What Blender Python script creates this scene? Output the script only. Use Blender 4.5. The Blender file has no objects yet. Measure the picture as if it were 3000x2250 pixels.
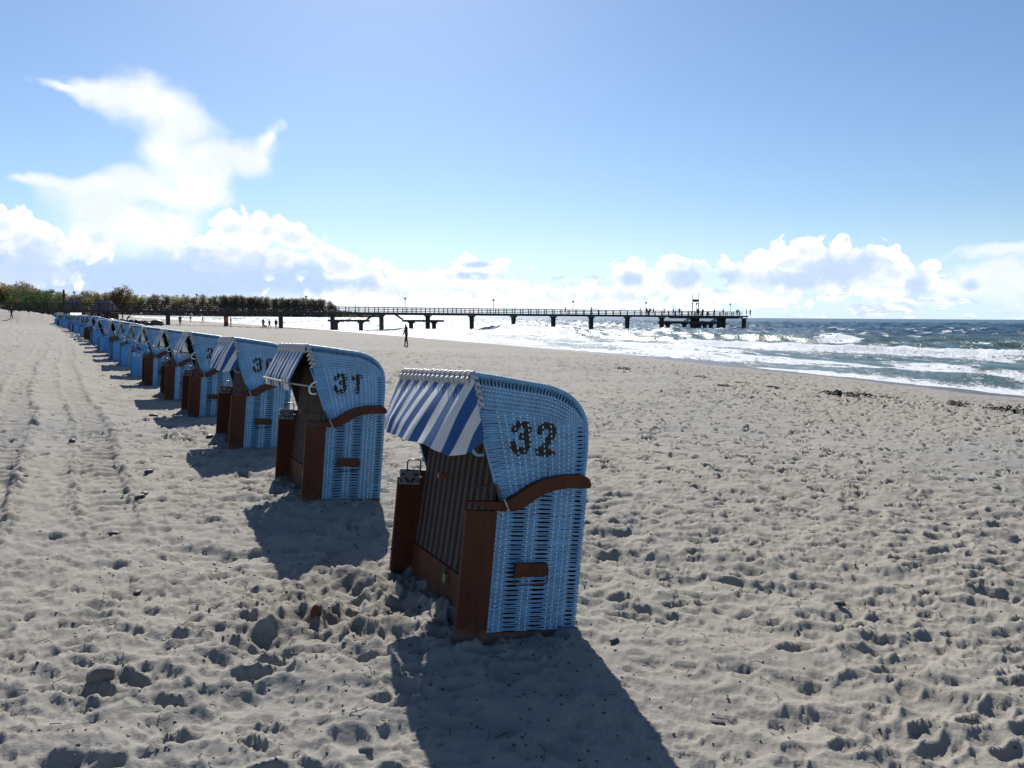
import bpy, bmesh, math, random
import numpy as np
from mathutils import Vector, Matrix

R = math.radians
random.seed(7)
SC = bpy.context.scene
COL = SC.collection

# ------------------------------------------------------------------ camera
H_EYE = 2.85
PITCH, ROLL = R(5.03), R(0.37)
cam_d = bpy.data.cameras.new('camera')
cam = bpy.data.objects.new('camera', cam_d)
COL.objects.link(cam)
fw = Vector((0, math.cos(PITCH), -math.sin(PITCH)))
rt = Vector((1, 0, 0)); up = rt.cross(fw)
r2 = rt * math.cos(ROLL) + up * math.sin(ROLL)
u2 = up * math.cos(ROLL) - rt * math.sin(ROLL)
M = Matrix((r2, u2, -fw)).transposed().to_4x4()
M.translation = (0, 0, H_EYE)
cam.matrix_world = M
cam_d.sensor_width = 36.0
cam_d.lens = 27.0
cam_d.clip_start = 0.05
cam_d.clip_end = 40000
SC.camera = cam
SC.view_settings.view_transform = 'Standard'
SC.view_settings.look = 'None'
SC.view_settings.gamma = 1.0
SC.view_settings.use_curve_mapping = False
SC.view_settings.exposure = 0.42
SC.cycles.use_denoising = True
SC.cycles.max_bounces = 6
SC.cycles.diffuse_bounces = 3
SC.cycles.glossy_bounces = 3
SC.cycles.transmission_bounces = 3
SC.cycles.transparent_max_bounces = 6
SC.cycles.caustics_reflective = False
SC.cycles.caustics_refractive = False

SUN_AZ, SUN_EL = R(-10.0), R(36.5)          # azimuth measured from +Y towards +X


# ------------------------------------------------------------------ node helpers
class NT:
    def __init__(s, tree):
        s.t = tree; s.n = tree.nodes; s.l = tree.links

    def new(s, typ, **kw):
        n = s.n.new(typ)
        for k, v in kw.items():
            setattr(n, k, v)
        return n

    def put(s, sock, v):
        if isinstance(v, (int, float)):
            sock.default_value = v
        elif isinstance(v, (tuple, list)):
            if len(v) == 3 and sock.type == 'RGBA':
                v = (*v, 1)
            sock.default_value = v
        elif v is not None:
            s.l.new(v, sock)

    def math(s, op, a, b=None, c=None, clamp=False):
        n = s.new('ShaderNodeMath', operation=op, use_clamp=clamp)
        for i, v in enumerate((a, b, c)):
            if v is not None:
                s.put(n.inputs[i], v)
        return n.outputs[0]

    def vmath(s, op, a, b=None):
        n = s.new('ShaderNodeVectorMath', operation=op)
        s.put(n.inputs[0], a)
        if b is not None:
            s.put(n.inputs[1], b)
        return n.outputs['Value'] if op in ('LENGTH', 'DOT_PRODUCT') else n.outputs[0]

    def mix(s, f, a, b, mode='MIX'):
        n = s.new('ShaderNodeMix', data_type='RGBA', blend_type=mode)
        s.put(n.inputs['Factor'], f); s.put(n.inputs[6], a); s.put(n.inputs[7], b)
        return n.outputs[2]

    def noise(s, vec, scale, detail=3, rough=0.5, dist=0.0):
        n = s.new('ShaderNodeTexNoise')
        s.put(n.inputs['Vector'], vec)
        n.inputs['Scale'].default_value = scale; n.inputs['Detail'].default_value = detail
        n.inputs['Roughness'].default_value = rough; n.inputs['Distortion'].default_value = dist
        return n.outputs[0]

    def step(s, x, lo, hi):
        n = s.new('ShaderNodeMapRange', interpolation_type='SMOOTHSTEP')
        s.put(n.inputs[0], x); s.put(n.inputs[1], lo); s.put(n.inputs[2], hi)
        n.inputs[3].default_value = 0; n.inputs[4].default_value = 1
        return n.outputs[0]

    def lin(s, x, a, b, c, d):
        n = s.new('ShaderNodeMapRange')
        s.put(n.inputs[0], x)
        for i, v in enumerate((a, b, c, d)):
            n.inputs[i + 1].default_value = v
        return n.outputs[0]


# ------------------------------------------------------------------ sky
world = bpy.data.worlds.new('World')
SC.world = world
world.use_nodes = True
SKY_STRENGTH = 0.060


def build_sky():
    t = NT(world.node_tree)
    t.n.clear()
    out = t.new('ShaderNodeOutputWorld'); bg = t.new('ShaderNodeBackground')
    sky = t.new('ShaderNodeTexSky', sky_type='NISHITA')
    sky.sun_disc = False
    sky.sun_elevation = SUN_EL
    sky.sun_rotation = SUN_AZ
    sky.air_density = 1.0; sky.dust_density = 0.3; sky.ozone_density = 2.0
    tc = t.new('ShaderNodeTexCoord')
    d = t.vmath('NORMALIZE', tc.outputs['Generated'])
    sp = t.new('ShaderNodeSeparateXYZ'); t.put(sp.inputs[0], d)
    az = t.math('MULTIPLY', t.math('ARCTAN2', sp.outputs[0], sp.outputs[1]), 57.29578)
    el = t.math('MULTIPLY', t.math('ARCSINE', sp.outputs[2]), 57.29578)
    cb = t.new('ShaderNodeCombineXYZ'); t.put(cb.inputs[0], az); t.put(cb.inputs[1], el)
    P = cb.outputs[0]
    # the same turbulence for every cloud, in direction space (no seam anywhere)
    n1 = t.noise(d, 9, 6, 0.55)
    n2 = t.noise(d, 34, 5, 0.6)
    warp = t.new('ShaderNodeTexNoise', noise_dimensions='2D'); t.put(warp.inputs['Vector'], P)
    warp.inputs['Scale'].default_value = 0.22; warp.inputs['Detail'].default_value = 4
    wv = t.new('ShaderNodeVectorMath', operation='MULTIPLY_ADD')
    t.put(wv.inputs[0], warp.outputs['Color']); wv.inputs[1].default_value = (5.0, 3.2, 0)
    t.put(wv.inputs[2], t.vmath('ADD', P, (-2.5, -1.6, 0)))
    PW = wv.outputs[0]
    vor = t.new('ShaderNodeTexVoronoi', feature='F1', voronoi_dimensions='2D')
    t.put(vor.inputs['Vector'], PW); vor.inputs['Scale'].default_value = 0.62
    vor.inputs['Detail'].default_value = 3; vor.inputs['Roughness'].default_value = 0.45
    puff = t.math('SUBTRACT', 0.75, vor.outputs['Distance'])

    def field(blobs, vec):
        acc = None
        for (cx, cy, rx, ry, rot) in blobs:
            m = t.new('ShaderNodeMapping', vector_type='TEXTURE')
            t.put(m.inputs[0], vec)
            m.inputs['Location'].default_value = (cx, cy, 0)
            m.inputs['Rotation'].default_value = (0, 0, R(rot))
            m.inputs['Scale'].default_value = (rx, ry, 1)
            v = t.math('SUBTRACT', 1.0, t.vmath('LENGTH', m.outputs[0]))
            if acc is None:
                acc = v
            else:
                acc = t.math('SMOOTH_MAX', acc, v, 0.35)
        return acc
    WISP = [(-29.59, 13.87, 1.71, 0.44, 5.0), (-27.69, 13.99, 2.14, 1.08, -1.0), (-25.74, 13.72, 2.25, 1.69, -17.0), (-23.93, 13.1, 2.08, 2.0, -38.0), (-22.28, 12.09, 1.63, 1.92, -49.0), (-22.68, 12.8, 2.44, 1.35, -32.0), (-23.07, 10.41, 2.26, 2.09, 5.0), (-22.7, 8.68, 2.61, 1.9, 4.0), (-25.31, 8.38, 3.55, 1.37, -1.0), (-28.3, 8.15, 3.0, 1.02, 5.0), (-30.94, 8.02, 1.87, 0.54, 3.0), (-27.18, 6.62, 3.41, 1.66, -13.0), (-26.02, 5.38, 3.94, 1.68, -8.0), (-23.72, 6.17, 2.32, 1.37, -13.0), (-22.79, 5.54, 1.3, 1.14, 3.0), (32.65, 3.89, 3.25, 0.38, 1.0), (33.08, 2.56, 3.4, 0.84, -1.0), (30.76, 1.64, 3.42, 0.97, -1.0), (-20.39, 10.5, 3.43, 1.35, 18.0), (-18.39, 10.76, 2.22, 1.53, 28.0), (-17.57, 12.26, 0.92, 0.87, 60.0), (-22.39, 8.26, 2.66, 1.55, 14.0), (-20.64, 9.26, 2.07, 0.97, 28.0)]
    CUM = [(-33.03, 5.38, 2.03, 1.53, -8.0), (-32.16, 4.82, 2.4, 1.81, -20.0), (-30.73, 4.05, 2.96, 1.57, -26.0), (-29.22, 4.13, 2.12, 1.19, 3.0), (-28.03, 4.84, 2.08, 1.18, 14.0), (-30.78, 2.77, 2.52, 1.31, 2.0), (-32.43, 2.71, 2.44, 1.55, 2.0), (-20.06, 5.85, 2.35, 1.32, 23.0), (-17.82, 5.94, 2.9, 1.15, -3.0), (-15.76, 5.24, 3.08, 1.23, -17.0), (-13.65, 4.34, 2.86, 1.13, -19.0), (-20.77, 4.25, 3.51, 1.71, 2.0), (-18.08, 4.1, 5.05, 1.59, 2.0), (-12.23, 3.53, 3.2, 1.14, -14.0), (-9.56, 3.08, 2.96, 1.03, -9.0), (-7.58, 2.74, 2.39, 0.91, 1.0), (-2.83, 3.54, 2.87, 1.03, 0.0), (-4.59, 2.9, 2.42, 0.85, 1.0), (8.72, 3.01, 2.21, 1.21, -0.0), (8.21, 3.46, 1.18, 0.75, -0.0), (12.37, 3.19, 2.59, 1.48, -10.0), (12.6, 3.73, 1.57, 0.83, -1.0), (17.09, 2.97, 3.49, 1.82, 15.0), (19.78, 3.94, 3.36, 1.73, 15.0), (20.43, 4.51, 2.09, 0.85, -1.0), (23.7, 3.8, 3.02, 1.66, -12.0), (24.93, 4.29, 1.71, 0.96, -2.0), (22.02, 2.86, 5.96, 1.42, -1.0), (26.21, 3.02, 2.15, 1.51, -1.0), (27.64, 2.51, 1.29, 1.49, -1.0), (28.2, 3.2, 1.04, 0.65, 27.0), (30.63, 2.39, 1.44, 0.84, -1.0), (25.85, 2.13, 4.25, 0.83, -1.0)] + [(-6, 1.8, 11, 1.9, 0), (8, 1.4, 14, 1.2, 0), (-52,6,8,3.4,0),(47,3.6,7,2.2,0),(66,5,9,3,0),(-78,6,12,4,0),(95,5,14,3,0),(140,5,16,4,0),(-125,6,18,4,0)]
    fw_ = field(WISP, PW)
    wisp = t.step(t.math('ADD', fw_, t.math('ADD', t.math('MULTIPLY', t.math('SUBTRACT', n1, 0.5), 1.2), t.math('MULTIPLY', t.math('SUBTRACT', n2, 0.5), 0.35))), -0.25, 0.75)
    fc_ = field(CUM, P)
    fcn = t.math('ADD', t.math('ADD', fc_, t.math('MULTIPLY', t.math('SUBTRACT', puff, 0.30), 0.85)),
                 t.math('MULTIPLY', t.math('SUBTRACT', n2, 0.5), 0.32))
    fcn = t.math('ADD', fcn, 0.12)
    cum = t.step(fcn, -0.02, 0.20)
    # broken low bank of small clouds along the whole horizon
    sv = t.new('ShaderNodeMapping'); t.put(sv.inputs[0], d); sv.inputs['Scale'].default_value = (1, 1, 2.6)
    nb = t.noise(sv.outputs[0], 24, 6, 0.62)
    nb2 = t.noise(sv.outputs[0], 60, 3, 0.6)
    prof = t.math('MULTIPLY', t.step(el, 3.6, 1.9), t.lin(t.step(el, 0.15, 0.9), 0, 1, 0.35, 1))
    low = t.math('MULTIPLY', t.step(t.math('ADD', nb, t.math('MULTIPLY', prof, 0.12)), 0.535, 0.66), t.step(prof, 0.0, 0.35))
    lowsh = t.step(t.math('ADD', nb2, t.math('MULTIPLY', nb, 0.3)), 0.55, 0.75)
    hz = t.math('POWER', t.step(el, 9.0, -1.0), 1.5)
    # grey-blue flat bases where the sun has to come through most cloud
    GREY = [(-22.56, 2.46, 9.84, 1.44, 1.0), (-18.11, 2.92, 6.12, 0.95, 1.0), (-32.07, 2.72, 3.58, 1.6, 2.0), (-13.68, 2.16, 4.37, 0.73, 1.0), (23.29, 3.3, 3.11, 1.15, -1.0), (19.16, 2.61, 3.09, 0.76, -1.0), (15.47, 2.81, 1.4, 0.72, -0.0), (12.62, 2.75, 1.43, 0.73, -0.0), (8.72, 2.66, 1.11, 0.59, -0.0), (27.66, 2.15, 0.88, 0.94, -1.0), (30.64, 2.16, 0.67, 0.52, -1.0), (-2.95, 2.97, 1.77, 0.3, 0.0), (-2.58, 3.79, 1.01, 0.25, 1.0), (-22.53, 3.27, 5.58, 1.15, 2.0)] + [(-52,4.5,8,2.6,0),(47,2.8,6,1.5,0),(66,4,8,2,0)]
    fg = field(GREY, P)
    turb = t.math('ADD', t.math('MULTIPLY', t.math('SUBTRACT', n2, 0.5), 0.9), t.math('MULTIPLY', t.math('SUBTRACT', puff, 0.35), -0.55))
    grey = t.math('MULTIPLY', t.step(t.math('ADD', fg, t.math('MULTIPLY', turb, 1.5)), -0.15, 0.95), 0.85)
    base_all = t.math('MAXIMUM', wisp, cum)
    baseg = t.step(t.math('ADD', field(GREY[:4], P), t.math('MULTIPLY', t.math('SUBTRACT', n1, 0.5), 0.8)), -0.45, 0.40)
    skyc = t.vmath('MULTIPLY', sky.outputs[0], (1.02, 1.17, 1.36))
    S = 1.0 / SKY_STRENGTH
    white = (0.80 * S, 0.82 * S, 0.85 * S)
    shade = (0.44 * S, 0.56 * S, 0.78 * S)
    greyc = (0.41 * S, 0.535 * S, 0.76 * S)
    col = t.mix(t.math('MULTIPLY', hz, 0.75), skyc, (0.55 * S, 0.74 * S, 0.90 * S))
    lowc = t.mix(t.math('MULTIPLY', lowsh, 0.8), white, shade)
    col = t.mix(t.math('MULTIPLY', low, 0.88), col, lowc)
    col = t.mix(t.math('MULTIPLY', baseg, 0.92), col, greyc)
    # thick hearts of the clouds are shaded, rims glow
    heart = t.math('MULTIPLY', t.step(t.math('ADD', fcn, t.math('MULTIPLY', t.math('SUBTRACT', n2, 0.5), 0.8)), 0.45, 1.05), 0.55)
    lit = t.mix(t.math('MAXIMUM', heart, t.math('MULTIPLY', t.math('MULTIPLY', wisp, t.step(n1, 0.40, 0.60)), 0.36)), white, shade)
    lit = t.mix(grey, lit, greyc)
    col = t.mix(base_all, col, lit)
    t.put(bg.inputs[0], col)
    bg.inputs[1].default_value = SKY_STRENGTH
    t.l.new(bg.outputs[0], out.inputs[0])


build_sky()
world.cycles.sampling_method = 'MANUAL'
world.cycles.sample_map_resolution = 128
sun_d = bpy.data.lights.new('sun', 'SUN')
sun_d.energy = 5.0
sun_d.angle = R(0.5)
sun_d.color = (1.0, 0.96, 0.90)
sun = bpy.data.objects.new('sun', sun_d)
COL.objects.link(sun)
sdir = Vector((math.sin(SUN_AZ) * math.cos(SUN_EL), math.cos(SUN_AZ) * math.cos(SUN_EL), math.sin(SUN_EL)))
sun.rotation_euler = (-sdir).to_track_quat('-Z', 'Y').to_euler()
sun.location = sdir * 60


# ------------------------------------------------------------------ materials
def mat(name, color, rough=0.6, spec=0.5, var=0.0, vscale=8.0, bump=0.0, bscale=40.0, metal=0.0, stretch=None, hue=0.0):
    m = bpy.data.materials.new(name); m.use_nodes = True
    t = NT(m.node_tree)
    b = t.n['Principled BSDF']
    b.inputs['Roughness'].default_value = rough
    b.inputs['Specular IOR Level'].default_value = spec
    b.inputs['Metallic'].default_value = metal
    tc = t.new('ShaderNodeTexCoord')
    vec = tc.outputs['Object']
    if stretch:
        mp = t.new('ShaderNodeMapping'); t.put(mp.inputs[0], vec); mp.inputs['Scale'].default_value = stretch
        vec = mp.outputs[0]
    c = (*color, 1)
    col = None
    if var:
        n = t.noise(vec, vscale, 4, 0.6)
        f = t.lin(n, 0.3, 0.7, 1 - var, 1 + var)
        cc = t.new('ShaderNodeCombineColor')
        for i in range(3):
            t.put(cc.inputs[i], t.math('MULTIPLY', f, color[i]))
        col = cc.outputs[0]
    if hue:
        oi = t.new('ShaderNodeObjectInfo')
        hs = t.new('ShaderNodeHueSaturation')
        t.put(hs.inputs['Color'], col if col is not None else c)
        t.put(hs.inputs['Hue'], t.lin(oi.outputs['Random'], 0, 1, 0.5 - hue, 0.5 + hue))
        t.put(hs.inputs['Value'], t.lin(oi.outputs['Random'], 0, 1, *((0.75, 1.3) if hue > 0.006 else (0.86, 1.12))))
        col = hs.outputs[0]
    if col is None:
        b.inputs['Base Color'].default_value = c
    else:
        t.put(b.inputs['Base Color'], col)
    if bump:
        bn = t.new('ShaderNodeBump'); bn.inputs['Strength'].default_value = 0.6
        bn.inputs['Distance'].default_value = bump
        t.put(bn.inputs['Height'], t.noise(vec, bscale, 4, 0.6))
        t.put(b.inputs['Normal'], bn.outputs[0])
    return m


MT = {}
MT['blue'] = mat('blue_wicker', (0.150, 0.345, 0.545), 0.42, 0.5, 0.20, 9, hue=0.005)
MT['stake'] = mat('pale_stake', (0.66, 0.74, 0.80), 0.4)
MT['paint'] = mat('black_paint', (0.012, 0.012, 0.018), 0.5)
MT['brown'] = mat('brown_board', (0.078, 0.024, 0.011), 0.6, 0.2, 0.3, 5, 0.002, 30, stretch=(1, 1, 0.15))
MT['bluepost'] = mat('blue_board', (0.09, 0.29, 0.56), 0.5, 0.5, 0.15, 5)
MT['braid'] = mat('white_braid', (0.50, 0.48, 0.45), 0.5, 0.5, 0.12, 20)
MT['boardin'] = mat('shaded_inner_board', (0.030, 0.012, 0.008), 0.8, 0.1)  # brown board with the shade behind the weave put into its colour
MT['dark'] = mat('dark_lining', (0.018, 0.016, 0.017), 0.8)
MT['metal'] = mat('wire_metal', (0.07, 0.07, 0.075), 0.4, metal=0.8)
MT['pinmetal'] = mat('pin_metal', (0.45, 0.43, 0.40), 0.5, metal=0.6)
MT['brass'] = mat('padlock_metal', (0.22, 0.25, 0.15), 0.45, metal=0.4)
MT['plate'] = mat('sign_grey', (0.17, 0.18, 0.20), 0.5)
MT['plateblk'] = mat('sign_black', (0.02, 0.02, 0.025), 0.5)
MT['white'] = mat('white_paint', (0.8, 0.8, 0.8), 0.5)
MT['rod'] = mat('rod_wood', (0.40, 0.34, 0.26), 0.5)
MT['peg'] = mat('peg_wood', (0.22, 0.07, 0.035), 0.4)


def stripe_mat(name, ca, cb, n, phase=0.0, soft=0.02, axis=0, wear=0.1, rough=0.75, trans=0.0):
    m = bpy.data.materials.new(name); m.use_nodes = True
    t = NT(m.node_tree); b = t.n['Principled BSDF']
    b.inputs['Roughness'].default_value = rough
    uv = t.new('ShaderNodeUVMap')
    sp = t.new('ShaderNodeSeparateXYZ'); t.put(sp.inputs[0], uv.outputs[0])
    x = t.math('FRACT', t.math('ADD', t.math('MULTIPLY', sp.outputs[axis], n / 2.0), phase))
    f = t.math('SUBTRACT', t.step(x, 0.5 - soft, 0.5 + soft), t.step(x, 1 - 2 * soft, 1.0))
    tc = t.new('ShaderNodeTexCoord')
    w = t.lin(t.noise(tc.outputs['Object'], 6, 4), 0.3, 0.7, 1 - wear, 1 + wear)
    col = t.mix(f, ca, cb)
    col = t.vmath('MULTIPLY', col, w)
    t.put(b.inputs['Base Color'], col)
    weave = t.noise(tc.outputs['Object'], 350, 2)
    bn = t.new('ShaderNodeBump'); bn.inputs['Strength'].default_value = 0.25; bn.inputs['Distance'].default_value = 0.001
    t.put(bn.inputs['Height'], weave); t.put(b.inputs['Normal'], bn.outputs[0])
    if trans:
        tr = t.new('ShaderNodeBsdfTranslucent'); t.put(tr.inputs[0], col)
        mx = t.new('ShaderNodeMixShader'); mx.inputs[0].default_value = trans
        t.l.new(b.outputs[0], mx.inputs[1]); t.l.new(tr.outputs[0], mx.inputs[2])
        t.l.new(mx.outputs[0], t.n['Material Output'].inputs[0])
    return m



def wood_wear(m):
    t = NT(m.node_tree); b = t.n['Principled BSDF']
    src = b.inputs['Base Color'].links[0].from_socket
    tc = t.new('ShaderNodeTexCoord'); P = tc.outputs['Object']
    mp = t.new('ShaderNodeMapping'); t.put(mp.inputs[0], P); mp.inputs['Scale'].default_value = (30, 30, 1.6)
    g = t.noise(mp.outputs[0], 3.0, 5, 0.65)
    c = t.vmath('MULTIPLY', src, t.lin(g, 0.3, 0.7, 0.78, 1.22))
    w = t.step(t.noise(P, 7, 5, 0.7), 0.60, 0.72)
    c = t.mix(t.math('MULTIPLY', w, 0.35), c, (0.14, 0.075, 0.05))
    sp = t.new('ShaderNodeSeparateXYZ'); t.put(sp.inputs[0], P)
    dust = t.math('MULTIPLY', t.step(t.math('ADD', sp.outputs[2], t.math('MULTIPLY', t.noise(P, 12, 4, 0.7), 0.22)), 0.19, 0.05), 0.5)
    c = t.mix(dust, c, (0.22, 0.19, 0.15))
    t.put(b.inputs['Base Color'], c)


wood_wear(MT['brown'])
MT['awning'] = stripe_mat('striped_awning', (0.018, 0.088, 0.26), (0.66, 0.66, 0.64), 17, 0.0, trans=0.13)
MT['awnblue'] = stripe_mat('pale_awning', (0.13, 0.27, 0.42), (0.24, 0.38, 0.50), 17, 0.0, trans=0.1)
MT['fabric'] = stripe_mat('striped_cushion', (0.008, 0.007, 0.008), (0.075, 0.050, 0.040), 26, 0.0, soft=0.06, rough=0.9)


# ------------------------------------------------------------------ object helpers
def make_mesh(name, V, F, mats=None, midx=None, smooth=False, uv=None):
    me = bpy.data.meshes.new(name)
    me.from_pydata([tuple(map(float, v)) for v in V], [], [tuple(f) for f in F])
    for m in (mats or []):
        me.materials.append(m)
    if midx is not None:
        me.polygons.foreach_set('material_index', np.asarray(midx, dtype=np.int32))
    if smooth:
        me.polygons.foreach_set('use_smooth', np.ones(len(me.polygons), dtype=bool))
    if uv is not None:
        l = me.uv_layers.new(name='UVMap')
        idx = np.empty(len(me.loops), dtype=np.int32)
        me.loops.foreach_get('vertex_index', idx)
        l.data.foreach_set('uv', np.asarray(uv, dtype=np.float32)[idx].ravel())
    me.update()
    return me


def link(name, me, parent=None, loc=None):
    o = bpy.data.objects.new(name, me)
    COL.objects.link(o)
    if parent is not None:
        o.parent = parent
    if loc is not None:
        o.location = loc
    return o


def empty(name, loc=(0, 0, 0)):
    o = bpy.data.objects.new(name, None)
    o.empty_display_size = 0.3
    COL.objects.link(o); o.location = loc
    return o


def tag(o, label=None, cat=None, group=None, kind=None):
    if label: o['label'] = label
    if cat: o['category'] = cat
    if group: o['group'] = group
    if kind: o['kind'] = kind
    return o


class MB:
    """collects verts / faces"""
    def __init__(s):
        s.V = []; s.F = []; s.I = []

    def add(s, V, F, mi=0):
        o = len(s.V)
        s.V += [tuple(v) for v in V]
        s.F += [tuple(i + o for i in f) for f in F]
        s.I += [mi] * len(F)
        return s

    def box(s, a, b, mi=0):
        (x0, y0, z0), (x1, y1, z1) = a, b
        V = [(x0,y0,z0),(x1,y0,z0),(x1,y1,z0),(x0,y1,z0),(x0,y0,z1),(x1,y0,z1),(x1,y1,z1),(x0,y1,z1)]
        F = [(0,3,2,1),(4,5,6,7),(0,1,5,4),(1,2,6,5),(2,3,7,6),(3,0,4,7)]
        return s.add(V, F, mi)

    def tube(s, pts, rad, n=8, mi=0, closed=False, cap=True):
        pts = [Vector(p) for p in pts]
        rads = rad if isinstance(rad, (list, tuple)) else [rad] * len(pts)
        rings = []; m = len(pts); ref = None
        for i, p in enumerate(pts):
            if closed:
                d = pts[(i + 1) % m] - pts[i - 1]
            else:
                d = pts[min(i + 1, m - 1)] - pts[max(i - 1, 0)]
            d.normalize()
            if ref is None:
                ref = Vector((0, 0, 1)) if abs(d.z) < 0.9 else Vector((1, 0, 0))
            x = ref - d * ref.dot(d)
            if x.length < 1e-6:
                x = Vector((1, 0, 0)) - d * d.x
            x.normalize(); y = d.cross(x); ref = x
            rings.append([p + (x * math.cos(2 * math.pi * k / n) + y * math.sin(2 * math.pi * k / n)) * rads[i] for k in range(n)])
        V = [v for r in rings for v in r]; F = []
        for i in range(m if closed else m - 1):
            for k in range(n):
                a, b = i * n + k, i * n + (k + 1) % n
                j = (i + 1) % m
                F.append((a, b, j * n + (k + 1) % n, j * n + k))
        if cap and not closed:
            F.append(tuple(range(n - 1, -1, -1))); F.append(tuple((m - 1) * n + k for k in range(n)))
        return s.add(V, F, mi)

    def prism(s, poly, y0, y1, mi=0):
        """poly in (x,z), extruded along y"""
        n = len(poly)
        V = [(x, y0, z) for x, z in poly] + [(x, y1, z) for x, z in poly]
        F = [tuple(range(n)), tuple(range(2 * n - 1, n - 1, -1))]
        for i in range(n):
            j = (i + 1) % n
            F.append((i, i + n, j + n, j))
        return s.add(V, F, mi)

    def blob(s, c, r, seg=8, rings=5, jit=0.0, rng=None, mi=0):
        V = []; F = []
        for i in range(rings + 1):
            th = math.pi * i / rings
            for k in range(seg):
                ph = 2 * math.pi * k / seg
                q = 1 + (rng.uniform(-jit, jit) if jit and 0 < i < rings else 0)
                V.append((c[0] + r[0] * q * math.sin(th) * math.cos(ph), c[1] + r[1] * q * math.sin(th) * math.sin(ph), c[2] + r[2] * q * math.cos(th)))
        for i in range(rings):
            for k in range(seg):
                a, b = i * seg + k, i * seg + (k + 1) % seg
                F.append((a, a + seg, b + seg, b))
        return s.add(V, F, mi)

    def mesh(s, name, mats, smooth=False, uv=None):
        return make_mesh(name, s.V, s.F, mats, s.I if len(mats) > 1 else None, smooth, uv)


# ------------------------------------------------------------------ numpy noise
def _h(ix, iy, seed):
    h = (ix.astype(np.int64) * 374761393 + iy.astype(np.int64) * 668265263 + seed * 974634777) & 0xFFFFFFFF
    h = ((h ^ (h >> 13)) * 1274126177) & 0xFFFFFFFF
    return ((h ^ (h >> 16)) & 0xFFFFFF) / float(0xFFFFFF)


def vnoise(x, y, seed=0):
    ix, iy = np.floor(x), np.floor(y)
    fx, fy = x - ix, y - iy
    fx = fx * fx * fx * (fx * (fx * 6 - 15) + 10); fy = fy * fy * fy * (fy * (fy * 6 - 15) + 10)
    a, b = _h(ix, iy, seed), _h(ix + 1, iy, seed)
    c, d = _h(ix, iy + 1, seed), _h(ix + 1, iy + 1, seed)
    return (a * (1 - fx) + b * fx) * (1 - fy) + (c * (1 - fx) + d * fx) * fy


def fbm(x, y, oct=4, seed=0, gain=0.5):
    s = np.zeros_like(x); a = 1.0; t = 0.0; f = 1.0
    for o in range(oct):
        c, sn = math.cos(o * 0.7 + 0.3), math.sin(o * 0.7 + 0.3)
        s += a * vnoise((x * c - y * sn) * f + o * 17.3, (x * sn + y * c) * f - o * 9.1, seed + o)
        t += a; a *= gain; f *= 2.03
    return s / t


def sstep(x, a, b):
    t = np.clip((x - a) / (b - a), 0, 1)
    return t * t * (3 - 2 * t)


# ------------------------------------------------------------------ beach shape
SHORE = np.array([(70,-60),(45,-20),(33,0),(25,15),(19.2,28.8),(16.6,37),(9.9,56),(-5.8,90),(-38,156),(-105,279),(-178,411),(-312,640),
                  (-425,850),(-400,955),(-260,1010),(-190,1060),(-195,1200),(-1200,1900),(-3500,2600)], float)


def inland(x, y):
    """signed distance to the waterline, positive on the land side"""
    best = np.full(x.shape, 1e12); sgn = np.ones(x.shape)
    for (ax, ay), (bx, by) in zip(SHORE[:-1], SHORE[1:]):
        ex, ey = bx - ax, by - ay; L = ex * ex + ey * ey
        t = np.clip(((x - ax) * ex + (y - ay) * ey) / L, 0, 1)
        dx, dy = x - ax - t * ex, y - ay - t * ey
        d = dx * dx + dy * dy
        m = d < best
        best = np.where(m, d, best)
        sgn = np.where(m, np.sign(ex * dy - ey * dx), sgn)
    return np.sqrt(best) * np.where(sgn == 0, 1, sgn)


PROF_D = [-400, -60, -20, 0, 12, 29, 36, 60, 110, 200, 3000]
PROF_Z = [-6, -2.4, -0.75, 0.0, 0.46, 1.03, 1.22, 1.52, 2.6, 3.2, 4.0]
ROW_A = np.array((-0.3185, 4.2886)); ROW_DIR = np.array((-0.508, 0.861)); ROW_N = np.array((0.861, 0.508))


def ground_np(x, y):
    d = inland(x, y) + 0.9 * (fbm(x * 0.12, y * 0.12, 3, 5) - 0.5) * np.clip(np.hypot(x, y) / 40, 0, 1)
    z = np.interp(d, PROF_D, PROF_Z)
    z = z + 2.0 * np.exp(-(((x + 76) / 9.0) ** 2 + ((y - 116) / 9.0) ** 2)) * (0.75 + 0.5 * fbm(x * 0.35, y * 0.35, 3, 71))
    z = z + (0.10 * (fbm(x * 0.35, y * 0.35, 3, 9) - 0.5) + 0.25 * (fbm(x * 0.07, y * 0.07, 2, 19) - 0.5)) * sstep(d, 2, 14)
    for cx, cy, dz in FILL:
        z = z + dz * np.exp(-(((x - cx) ** 2 + (y - cy) ** 2) / 1.5 ** 2))
    return z, d


FILL = []
CHAIR_BASE = {0: (-0.3185, 4.2886, 1.0076, 24.0, 6.57, 3.13), 1: (-2.0517, 7.3824, 1.0388, 27.0, 4.75, 1.72), 2: (-3.90, 10.45, 1.02, 27.5, 5.2, 1.6),
              3: (-5.84, 13.72, 1.01, 27.5, 4.6, 1.0), 4: (-7.56, 16.6, 1.0, 28, 4.0, 1.2), 5: (-9.50, 19.75, 1.0, 28, 3.5, 0.8), 6: (-11.25, 22.65, 1.0, 28, 3.0, 0.8)}


def fill_under_chairs():
    for x, y, z, yaw, lean, tilt in CHAIR_BASE.values():
        c, s = math.cos(R(yaw)), math.sin(R(yaw))
        px, py = x + 0.25 * c - 0.45 * s, y + 0.25 * s + 0.45 * c
        FILL.append((px, py, z - 0.012 - 0.25 * math.sin(R(lean)) - ground(px, py)))


def ground(x, y):
    return float(ground_np(np.array([float(x)]), np.array([float(y)]))[0][0])


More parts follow.
